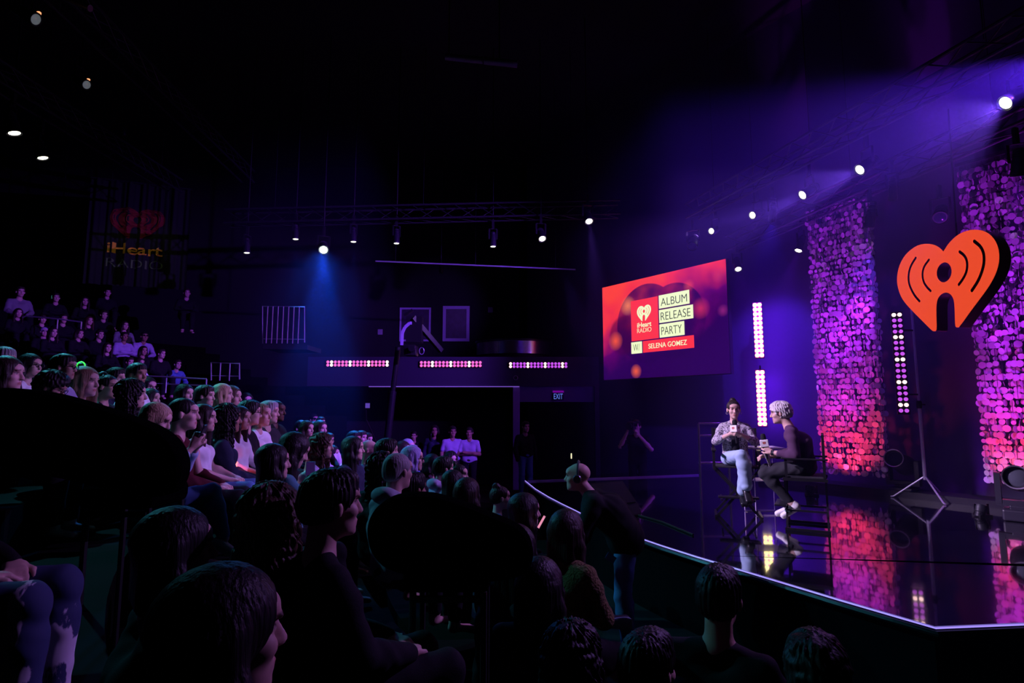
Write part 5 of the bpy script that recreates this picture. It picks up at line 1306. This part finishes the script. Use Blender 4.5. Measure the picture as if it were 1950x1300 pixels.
person(281, 738, 40, 'person with glasses and a dark bob just behind the thick black hair', 'lap', False, 'bob', 'black', 'light', 'black', glasses=True, hlen=.13, yaw=-.15)
o = person(287, 760, 38, 'person holding a phone high with both hands below the guard rail', 'phone', False, 'long', 'black', 'light', 'black', 1.2); PH = o
phone('black phone held high with both hands below the guard rail', held(o, None, (.40, 0, .70)), held(o, None, (0, 0, .75)), k=1.0)
person(352, 751, 37, 'smiling woman with long dark hair right of the raised phone', 'lapL', False, 'long', 'black', 'light', 'black', yaw=-.45)
person(390, 755, 40, 'man with short brown hair right of the smiling woman under the rail', 'lap', True, 'short', 'dark', 'light', 'black')
person(424, 752, 40, 'person with pale blue lit long hair, half turned away, under the small rail frame', 'lapL', False, 'long', 'blonde', 'light', 'charcoal')
person(441, 757, 42, 'person with a fringe and long dark hair right of the pale blue hair', 'lap', False, 'long', 'brown', 'light', 'green')
person(469, 764, 30, 'face with long dark hair on its own before the dark wall', 'lap', False, 'long', 'black', 'light', 'black', yaw=-.5)
# ---- front of the left bank
person(266, 806, 58, 'woman with straight blonde hair, only the back of her hair above the dark seat', 'lapL', False, 'bob', 'blonde', 'light', 'black', hlen=.16, yaw=.25)
o = person(297, 800, 60, 'blonde woman in pale denim jacket and blue jeans looking down at her phone', 'cross', False, 'bob', 'blonde', 'light', 'paledenim', 1.75, 'denim', hlen=.14, yaw=-.30, loose=.012, shoes='white', depth=4.20)
phone('dark phone in the hands of the blonde woman in the pale denim jacket', held(o, None, (.38, 0, .63)), held(o, None, (0, 0, .75)))
person(350, 789, 60, 'man with cropped dark hair in a maroon top, in profile by the blonde woman', 'lap', True, 'crew', 'black', 'light', 'maroon', yaw=-.12, depth=4.75)
person(388, 797, 50, 'woman in a white sleeveless top and blue jeans, hands on her knees', 'lap', False, 'long', 'dark', 'light', 'white', .12, 'denim', yaw=-.1, shoes='black', depth=5.15)
person(434, 798, 52, 'woman with a mass of dark curls in a dark blue top, seen from behind', 'lap', False, 'wavy', 'black', 'tan', 'navy', hlen=.36, yaw=.25, depth=5.60)
o = person(457, 797, 44, 'woman in a white blouse with a patterned skirt beside the mass of dark curls', 'lap', False, 'long', 'dark', 'light', 'white', 1.5, 'plaid', yaw=-.2, depth=6.10); WB1 = o
person(475, 787, 46, 'man in dark sunglasses beside the white blouse', 'lapL', True, 'short', 'black', 'light', 'black', glasses=True, depth=6.55)
o = person(497, 790, 44, 'woman with a fair ponytail in a white T-shirt, side on', 'lap', False, 'ponytail', 'fair', 'light', 'white', .75, 'black', yaw=-.15, depth=6.95); WB2 = o
person(512, 786, 42, 'smiling man with short grey hair and a lanyard strip, right of the white T-shirt', 'lapL', True, 'short', 'grey', 'light', 'charcoal', yaw=-.2, depth=7.35)
person(526, 783, 40, 'man with cropped hair in a bulky black jacket at the end of that row', 'lap', True, 'crew', 'black', 'deep', 'black', loose=.03, depth=7.75)
# ---- middle bank
for x, y, h, lab, kw in ((573, 816, 29, 'leftmost of four bright faces in a row in the house middle', dict(hair='short', male=True)), (585, 817, 30, 'second of four bright faces in a row in the house middle', dict(hair='bob')),
                         (597, 819, 30, 'third of four bright faces in a row, wearing dark glasses', dict(hair='short', male=True, glasses=True)), (610, 817, 31, 'fourth of four bright faces in a row, with long dark hair', dict(hair='long')),
                         (598, 799, 22, 'small head in a dark cap above the row of four bright faces', dict(hair='cap', hc='black', male=True)), (611, 805, 21, 'small head right above the fourth bright face', dict(hair='short', male=True))):
    person(x, y, h, lab, 'lap', skin='light', yaw=-.25, **kw)
person(521, 881, 66, 'woman with long straight black hair before the teal phone, seen from behind', 'lap', False, 'long', 'black', 'light', 'black', hlen=.44)
o = person(560, 858, 62, 'woman with very long straight dark hair holding up a teal phone', 'phone_down', False, 'long', 'black', 'light', 'teal', hlen=.46)
phone('phone in a teal case held before the long dark hair, middle of the house', at(591, 896, (o.location - CAM).length * .93), CAM + Vector((-.4, 0, 0)), mat('phone_screen_lit', (.01, .01, .02), .15, emit=(.03, .01, .09), power=.6), 'teal', .95)
person(599, 862, 46, 'man with short hair right of the very long straight hair', 'lap', True, 'short', 'dark', 'light', 'white', yaw=-.2)
person(614, 850, 46, 'woman with long wavy brown hair, middle of the house', 'lap', False, 'wavy', 'brown', 'light', 'lilac', hlen=.36, yaw=-.25)
person(627, 838, 24, 'small bright face above the bare shouldered person', 'lap', True, 'short', 'black', 'light', 'white', yaw=-.5)
person(632, 866, 34, 'bare shouldered person with black hair right of the wavy brown hair', 'fold', False, 'bob', 'black', 'light', 'black', .1, yaw=.15, hlen=.13)
person(674, 838, 32, 'dark round head left in the row behind the bald man with glasses', 'lap', True, 'short', 'black', 'tan', 'black')
person(688, 834, 26, 'head with a teal lit parting behind the bald man with glasses', 'lap', True, 'short', 'dark', 'light', 'black')
person(699, 838, 26, 'head with pale lit forehead right above the bald man with glasses', 'lap', True, 'short', 'black', 'light', 'black')
person(673, 855, 46, 'woman with dark hair in a banded navy puffer jacket left of the bald man', 'lapL', False, 'long', 'black', 'light', 'navy', loose=.03, yaw=-.15)
person(704, 857, 44, 'bald bearded man with dark glasses', 'lap', True, None, 'black', 'mid', 'charcoal', glasses=True, yaw=.05)
person(737, 861, 48, 'man with a tall dark quiff, right of the bald man with glasses', 'lapL', True, 'short', 'black', 'light', 'black', yaw=-.3)
person(768, 858, 36, 'dark haired head left of the pale blue cap', 'lap', False, 'bob', 'dark', 'light', 'denim', hlen=.13)
person(777, 851, 30, 'person in a pale blue cap behind the violet haired woman', 'lap', True, 'cap', 'heather', 'light', 'denim')
person(786, 874, 46, 'woman with violet hair and glasses pushed up, in profile', 'lap', False, 'long', 'violet', 'light', 'lilac', glasses=True, yaw=-.2)
person(727, 893, 58, 'big head of long black hair left of the shaven man in the hoodie', 'lap', False, 'wavy', 'black', 'mid', 'black', hlen=.34, yaw=.3)
person(758, 898, 68, 'shaven headed man in a pale grey blue hoodie, seen from behind', 'lap', True, 'crew', 'grey', 'light', 'heather', hood=True, yaw=.12)
person(824, 884, 36, 'woman with dark hair and a lit cheek right of the violet haired woman', 'lap', False, 'bob', 'black', 'light', 'black', yaw=-.15, hlen=.13)
person(845, 893, 44, 'man with thick dark hair in a grey violet jacket', 'lap', True, 'short', 'black', 'light', 'lilac', hood=True)
person(859, 876, 30, 'small smiling face with wavy dark hair behind the dark thick haired man', 'lap', False, 'wavy', 'black', 'light', 'black', yaw=-.5)
person(873, 905, 42, 'woman with tied back dark hair and a bright forehead', 'lap', False, 'bun', 'black', 'light', 'black', yaw=-.25)
person(864, 920, 46, 'woman with long dark hair and only a bright sliver of face showing', 'lap', False, 'long', 'black', 'light', 'teal', yaw=-.05)
person(891, 940, 56, 'woman with long dark brown hair and an orange scarf at her neck, from behind', 'lap', False, 'long', 'dark', 'light', 'orange', yaw=.2, hlen=.34)
person(953, 948, 44, 'woman with dark hair pinned up in a pale clip', 'lap', False, 'bun', 'dark', 'light', 'denim', yaw=.0)
person(787, 932, 60, 'dark short haired head just above the second dark seat back', 'lap', True, 'short', 'black', 'tan', 'black', yaw=.2)
# ---- pit before the stage
FLOORZ = FL
o = person(1000, 975, 54, 'dark haired person kneeling with a lit phone before the stage', 'kneel', False, 'long', 'black', 'light', 'black', depth=5.0, base=FLOORZ + .12, yaw=-.25)
phone('small lit phone held low before the stage edge', at(1032, 994, 4.85), at(960, 950, 4.8), mat('phone_screen_pink', (.02, .01, .02), .2, emit=(1.0, .35, .55), power=.8), k=.8)
FW = person(1080, 1012, 60, 'kneeling woman with long dark hair in a shaggy brown fleece jacket', 'kneel', False, 'long', 'dark', 'light', 'brown', depth=4.3, base=FLOORZ + .02, yaw=.10, hlen=.34, loose=.022, pants='black', top_mat=mat('brown_fleece', (.13, .10, .03), .95, bump=1.0, bscale=70, vary=.6))
sp = at(1172, 1186, 4.45); f = Field(); f.cone(V3(-.10, .05, 0), V3(.09, .05, .0), .036, .042, .03); f.cone(V3(-.11, .09, .0), V3(-.02, .10, .0), .036, .04, .03)
M_sole = mat('pale_rubber_sole', (.30, .45, .55), .6)
bpy.context.view_layer.update(); so = put('shoe', f.skin('shoe', .009)[0], mat('shoe_canvas', (.04, .04, .06), .7), FW); so.matrix_parent_inverse = FW.matrix_world.inverted(); so.location = sp
b = MB(); ol = [(-.145, 0), (-.135, -.03), (-.09, -.038), (-.02, -.034), (.04, -.044), (.09, -.046), (.125, -.032), (.138, 0), (.125, .034), (.09, .048), (.04, .046), (-.02, .034), (-.09, .038), (-.135, .03)]
b.poly(chaikin(ol, 2), 0, .014)
for k in range(24): b.box((-.125 + k * .0108, 0, .017), (.005, .066 if -.10 < -.125 + k * .0108 < .02 else .078, .006))
sl_ = put('sole', b.mesh('sole'), M_sole, so); sl_.rotation_euler = (math.pi / 2, 0, 0); sl_['label'] = 'pale ribbed sole turned to the camera'
HPM = person(1100, 908, 48, 'bald man in headphones and a black jacket leaning over the stage edge', 'bend', True, None, 'grey', 'light', 'black', depth=5.3, base=FLOORZ, face=(-3.0, 6.2), pants='denim', loose=.03, shoes='black')
q = POSES['bend']; R_ = rotm(q.hf); b = MB(); hp = lambda x, y, z: Vector(q.H + R_ @ V3(x, y, z))
b.tube([hp(-.01, .098 * math.cos(k * math.pi / 12), .02 + .118 * math.sin(k * math.pi / 12)) for k in range(13)], .010, 8)
for s_ in (-1, 1): b.lathe([(0, 0), (.034, .004), (.038, .02), (.030, .034), (0, .036)], 14, Matrix.Translation(hp(-.006, s_ * .082, -.005)) @ Matrix.Rotation(-s_ * math.pi / 2, 4, 'X'))
put('headphones', b.mesh('headphones', True), mat('headphone_plastic', (.05, .05, .06), .3), HPM)
b = MB(); b.box((0, 0, 0), (.09, .006, .06)); o = b.build('pass_card', mat('blue_pass', (.10, .25, .45), .5)); o.location = at(1163, 1062, 4.95); o.rotation_euler = (0, .6, .2); tag(o, 'small blue pass card hanging at the hip of the man in headphones', 'pass card')
person(985, 1048, 72, 'dark haired head with a pale highlight above the row of pit watchers', 'kneel', False, 'long', 'black', 'light', 'black', depth=3.7, base=FLOORZ, yaw=.1)
person(1030, 1118, 80, 'dark haired head with a violet highlight left of the brown fleece jacket', 'kneel', False, 'long', 'black', 'light', 'black', depth=3.2, base=FLOORZ - .05, yaw=.1)
person(1092, 1256, 96, 'dark haired person low at the bottom with a pale sliver of cheek', 'kneel', False, 'wavy', 'black', 'light', 'black', depth=2.6, base=FLOORZ - .25, yaw=-.1)
person(1236, 1274, 100, 'dark haired person at the bottom with violet light on the hair', 'kneel', True, 'short', 'black', 'light', 'black', depth=2.5, base=FLOORZ - .25, yaw=-.35)
person(1370, 1140, 92, 'person silhouetted against the dark stage front with a thin lit hair outline', 'kneel', True, 'short', 'black', 'mid', 'black', depth=2.9, base=FLOORZ - .05, yaw=-.05)
person(1556, 1290, 110, 'dim curly haired person at the bottom edge before the stage', 'kneel', False, 'curly', 'dark', 'mid', 'black', depth=2.3, base=FLOORZ - .3, yaw=.1)
# ---- nearest rows
person(632, 962, 126, 'man with thick short black hair and a black jacket, near, seen from behind', 'lap', True, 'short', 'black', 'light', 'black', depth=2.05, yaw=-.28, res=.006)
person(517, 990, 124, 'woman with long wavy brown hair left of the black haired man, from behind', 'lap', False, 'wavy', 'brown', 'light', 'black', depth=2.1, yaw=.30, hlen=.34, res=.006)
person(336, 1048, 148, 'person with smooth dark hair and one lit cheek, near, lower left', 'lap', False, 'bob', 'black', 'light', 'black', depth=1.80, yaw=-.22, hlen=.15, res=.006)
person(425, 1215, 250, 'nearest person, big dark head at the bottom with a lit jaw', 'lap', False, 'bob', 'black', 'light', 'black', depth=1.10, yaw=-.25, hlen=.14, res=.006)
M_rip = bpy.data.materials.new('ripped_denim'); M_rip.use_nodes = True; nt = M_rip.node_tree; bs = nt.nodes['Principled BSDF']; bs.inputs['Roughness'].default_value = .85
tc = nt.nodes.new('ShaderNodeTexCoord'); mp2 = nt.nodes.new('ShaderNodeMapping'); mp2.inputs['Scale'].default_value = (9, 3, 3); nz = nt.nodes.new('ShaderNodeTexNoise'); nz.inputs['Scale'].default_value = 1.6; nz.inputs['Detail'].default_value = 6; rp = nt.nodes.new('ShaderNodeValToRGB')
e = rp.color_ramp.elements; e[0].position = .535; e[0].color = (.03, .05, .13, 1); e[1].position = .56; e[1].color = (.7, .7, .75, 1)
for a_, c_ in ((tc.outputs['Object'], mp2.inputs['Vector']), (mp2.outputs[0], nz.inputs['Vector']), (nz.outputs['Fac'], rp.inputs[0]), (rp.outputs[0], bs.inputs['Base Color'])): nt.links.new(a_, c_)
person(-150, 790, 130, 'person in ripped blue jeans whose lap shows at the left frame edge', 'lap', False, 'long', 'dark', 'light', 'black', depth=2.0, yaw=-.55, pants_mat=M_rip, res=.007)
# ---- people beyond the stage and under the balcony
CM = person(1212, 812, 21, 'camera operator in a black T-shirt standing behind the far stage edge', 'film', True, 'short', 'black', 'light', 'black', .9, depth=12.7, base=FLOORZ, face=(1.2, 9.0))
pc = held(CM, None, (.30, -.05, 1.60)); t = thing('shoulder_camera', 'black video camera on the operator behind the far stage edge', 'camera', pc, CM.rotation_euler.z)
b = MB(); b.box((-.05, 0, 0), (.42, .14, .17), bevel=.02); b.build('camera_body', METAL, t); b = MB(); b.lathe([(.05, 0), (.055, .16), (.065, .2), (.05, .2)], 16, Matrix.Translation((.15, 0, 0)) @ Matrix.Rotation(math.pi / 2, 4, 'Y')); b.build('lens', METAL, t, True)
b = MB(); b.bar((-.2, 0, .14), (.12, 0, .14), .03); b.bar((-.15, 0, .08), (-.15, 0, .14), .03); b.build('handle', METAL, t); b = MB(); b.box((.02, .10, .02), (.10, .06, .06)); b.build('viewfinder', METAL, t)
person(1001, 813, 19, 'dim person in blue jeans standing by the violet column', 'stand', True, 'short', 'dark', 'mid', 'black', pants='denim', depth=14.2, base=FLOORZ)
person(862, 822, 19, 'dim staff member in a violet lit T-shirt under the balcony, left of the two', 'stand', True, 'short', 'black', 'tan', 'lilac', .7, depth=13.6, base=FLOORZ, yaw=-.4)
person(894, 824, 19, 'dim staff member with folded arms in a violet lit T-shirt under the balcony', 'stand_fold', True, 'short', 'black', 'tan', 'lilac', .7, depth=13.6, base=FLOORZ, yaw=-.7)
person(828, 820, 18, 'dim person with a narrow violet shirt strip under the balcony', 'stand', False, 'long', 'black', 'tan', 'navy', depth=14.0, base=FLOORZ, yaw=-.6)
person(788, 830, 16, 'dim face in the dark under the balcony, farthest left of the staff', 'stand', True, 'short', 'black', 'mid', 'black', depth=14.2, base=FLOORZ, yaw=-.6)
# ---- upper seats on the far left
UP = [(39, 556, 20, 'person in a dim grey jacket', dict(male=True, hair='short', top='grey')), (107, 567, 17, 'dim person', dict(male=True, hair='short')), (162, 574, 17, 'dim person', dict(hair='long')), (205, 557, 16, 'dim person', dict(male=True, hair='short')),
      (356, 558, 17, 'lone dim person', dict(male=True, hair='short')), (35, 596, 17, 'person', dict(hair='long')), (81, 608, 17, 'person', dict(male=True, hair='short')), (121, 607, 18, 'person', dict(male=True, hair='short')), (170, 611, 17, 'person', dict(hair='long', hc='brown')),
      (198, 600, 17, 'person', dict(male=True, hair='short')), (238, 620, 17, 'person with a pale shoulder', dict(hair='long', top='grey')), (101, 633, 18, 'person', dict(hair='long')), (84, 632, 17, 'person in a pale patterned cap', dict(male=True, hair='cap', hc='lilac')),
      (151, 636, 18, 'person', dict(hair='bob')), (190, 637, 18, 'person', dict(male=True, hair='short')), (237, 641, 17, 'person in a pale violet printed sweatshirt', dict(male=True, hair='short', top='lilac', pose='fold', skin='tan')), (275, 641, 18, 'person in a wide pale violet sweatshirt', dict(male=True, hair='cap', hc='black', top='lilac', pose='lean', skin='tan')),
      (6, 652, 17, 'person', dict(hair='long')), (69, 652, 18, 'person', dict(hair='long', skin='mid')), (106, 652, 18, 'person', dict(male=True, hair='short', top='maroon')), (152, 676, 18, 'person in a pale violet printed top', dict(male=True, hair='cap', hc='black', top='lilac')),
      (205, 662, 18, 'woman', dict(hair='long')), (273, 668, 18, 'person', dict(hair='bob', skin='mid')), (307, 674, 18, 'person', dict(male=True, hair='short')), (176, 690, 18, 'woman', dict(hair='long')), (247, 690, 19, 'man', dict(male=True, hair='short', top='plaid')),
      (266, 692, 20, 'woman', dict(hair='long', top='white')), (312, 697, 18, 'woman', dict(hair='long')), (338, 694, 18, 'person in blue denim leaning forward', dict(male=True, hair='short', top='denim', pose='lean')), (224, 676, 16, 'dark person', dict(hair='curly', skin='tan'))]
UP.sort(key=lambda r: (round(r[1] / 26), r[0])); rows_ = {}
for r in UP: rows_.setdefault(round(r[1] / 26), []).append(r)
names_ = ['top', 'second', 'third', 'fourth', 'fifth', 'sixth', 'seventh']; ORD = ['first', 'second', 'third', 'fourth', 'fifth', 'sixth', 'seventh', 'eighth', 'ninth', 'tenth']; HT = {'long': 'long dark hair', 'bob': 'a dark bob', 'short': 'short dark hair', 'cap': 'a cap', 'curly': 'curly dark hair'}
for rk, key in enumerate(sorted(rows_)):
    for i, (x, y, h, who, kw) in enumerate(rows_[key]):
        kw = dict(kw); kw.setdefault('hc', 'dark'); kw.setdefault('yaw', random.uniform(-.35, .05)); po = kw.pop('pose', random.choice(['lap', 'lapL', 'fold']))
        lab = '%s, %s from left in the %s upper seat row' % (who if ' in ' in who or 'with' in who else who + ' with ' + HT[kw['hair']], ORD[i], names_[min(rk, 6)])
        pass
        person(x, y, h, lab, po, group='people in the upper seats', **kw)

# ---- things with the audience
for o, lab, col, loc in ((WB1, 'glowing pink wristband on the woman in the white blouse', (1.0, .18, .22), (.13, -.235, .28)), (WB2, 'glowing orange pink wristband on the woman in the white T-shirt', (1.0, .12, .30), (.13, -.235, .28))):
    p = held(o, None, loc); b = MB(); b.tube([(.030 * math.cos(k * math.pi / 8), .030 * math.sin(k * math.pi / 8), 0) for k in range(17)], .012, 8); t = b.build('wristband', mat('wristband_glow', (.5, .2, .2), .4, emit=(1.0, .20, .16), power=2.2), None, True)
    t.location = p; t.rotation_euler = (0, 1.2, o.rotation_euler.z); tag(t, lab, 'wristband', 'glowing wristbands')
    l = bpy.data.lights.new('glow', 'POINT'); l.color = (1, .1, .25); l.energy = 1.5; l.shadow_soft_size = .03; lo = bpy.data.objects.new('glow', l); COL.objects.link(lo); lo.parent = t; lo.location = (.06, -.05, .05)
p = at(154, 697, 6.6); t = thing('action_camera', 'small camera with a glowing green ring above the heads on the left', 'camera', p, .1)
b = MB(); b.tube([(.045 * math.cos(k * math.pi / 10), 0, .05 * math.sin(k * math.pi / 10)) for k in range(21)], .007, 6); b.build('ring_light', mat('green_ring', (.1, .4, .1), .4, emit=(.05, .9, .08), power=1.2), t, True)
b = MB(); b.box((-.06, .05, 0), (.16, .08, .07), bevel=.01); b.build('camera_body', METAL, t); b = MB(); b.tube([(-.14, .02, .04), (-.01, .02, .035)], .005, 6); b.build('edge_glow', mat('blue_edge', (.1, .3, .5), .4, emit=(.1, .45, .9), power=.9), t); b = MB(); b.tube([(-.06, .05, -.03), (-.06, .08, -.35)], .012, 8); b.build('hand_grip', METAL, t, True)
p = on_floor(731, 1216, .05); b = MB(); b.box((0, 0, 0), (.15, .10, .006)); o = b.build('leaflet', mat('leaflet_paper', (.45, .6, .75), .6)); o.location = at(731, 1216, 2.5); o.rotation_euler = (0, 0, .1); tag(o, 'pale blue leaflet lying beside the second dark seat back', 'leaflet')

p = at(1088, 868, 13.4); t = thing('cue_light', 'tiny upright pale light on a thin stand beyond the far stage edge', 'lamp', p); b = MB(); b.lathe([(.014, -.06), (.016, 0), (.014, .06), (0, .065)], 10); b.build('glow_tube', mat('cue_tube', (.5, .5, .3), .4, emit=(1.0, .95, .6), power=.9), t, True)
b = MB(); b.tube([(0, 0, -.06), (0, 0, FL - p.z)], .01, 6); b.build('stand', METAL, t)
D = 12.6; rail('hand rail with pale glints between the upper seat rows on the left', [at(43, 604, D), at(50, 601.5, D), at(110, 607, D), at(155, 613, D)], [at(110, 607, D), at(155, 613, D)], .016, .8)

# ---- big dark seat backs
def seat_back(label, pts, d, legs_px):
    """an upholstered seat seen from behind: its rounded back, pad and legs"""
    c = at(sum(p[0] for p in pts) / len(pts), sum(p[1] for p in pts) / len(pts), d); t = thing('upholstered_seat', label, 'seat', c)
    P = [at(p[0], p[1], d) - c for p in chaikin(pts, 2)]; n = len(P); b = MB(); th = [0, .02, .10, .12]; sc_ = [.96, 1, 1, .96]; rings = []
    for y, k in zip(th, sc_): rings.append([b.bm.verts.new(Vector((p.x * k, p.y + y, p.z * k))) for p in P])
    for r0, r1 in zip(rings, rings[1:]):
        for i in range(n): b.bm.faces.new((r0[i], r0[(i + 1) % n], r1[(i + 1) % n], r1[i]))
    b.bm.faces.new(rings[0]); b.bm.faces.new(rings[-1]); b.build('backrest', M_seat, t, True)
    x0_, x1_ = min(p.x for p in P), max(p.x for p in P); z0_ = min(p.z for p in P)
    x0_ = max(x0_, x1_ - .62)
    b = MB(); b.box(((x0_ + x1_) / 2 - .08, .30, z0_ - .02), (x1_ - x0_ - .22, .36, .12), bevel=.04); b.build('seat_pad', M_seat, t, True)
    for x in (x0_ + .08, x1_ - .22):
        for y in (.14, .44): b = MB(); b.tube([(x, y, z0_ - .07), (x, y, FLN - c.z)], .016, 8); b.build('leg', M_frameleg, t, True)
    b = MB(); b.bar((x0_ + .08, .13, z0_ - .10), (x1_ - .22, .13, z0_ - .10), .025); b.build('frame_bar', M_frameleg, t)


M_seat = mat('black_velour', (.0025, .0025, .0025), 1.0, spec=0.0); M_frameleg = mat('seat_frame_metal', (.03, .035, .03), .45, .4); FLN = .02
seat_back('big rounded black seat back in front of the left bank, at the left frame edge', [(-40, 735), (60, 742), (130, 758), (215, 785), (290, 812), (328, 842), (344, 880), (338, 920), (312, 948), (250, 946), (170, 925), (80, 905), (-40, 890)], 2.9, None)
FLN = -.30
seat_back('big rounded black seat back near the centre bottom, beside the black haired man', [(700, 990), (718, 962), (752, 944), (812, 940), (870, 956), (940, 984), (990, 1004), (1012, 1030), (1018, 1065), (1000, 1100), (930, 1112), (840, 1106), (740, 1092), (706, 1060), (696, 1020)], 2.5, None)
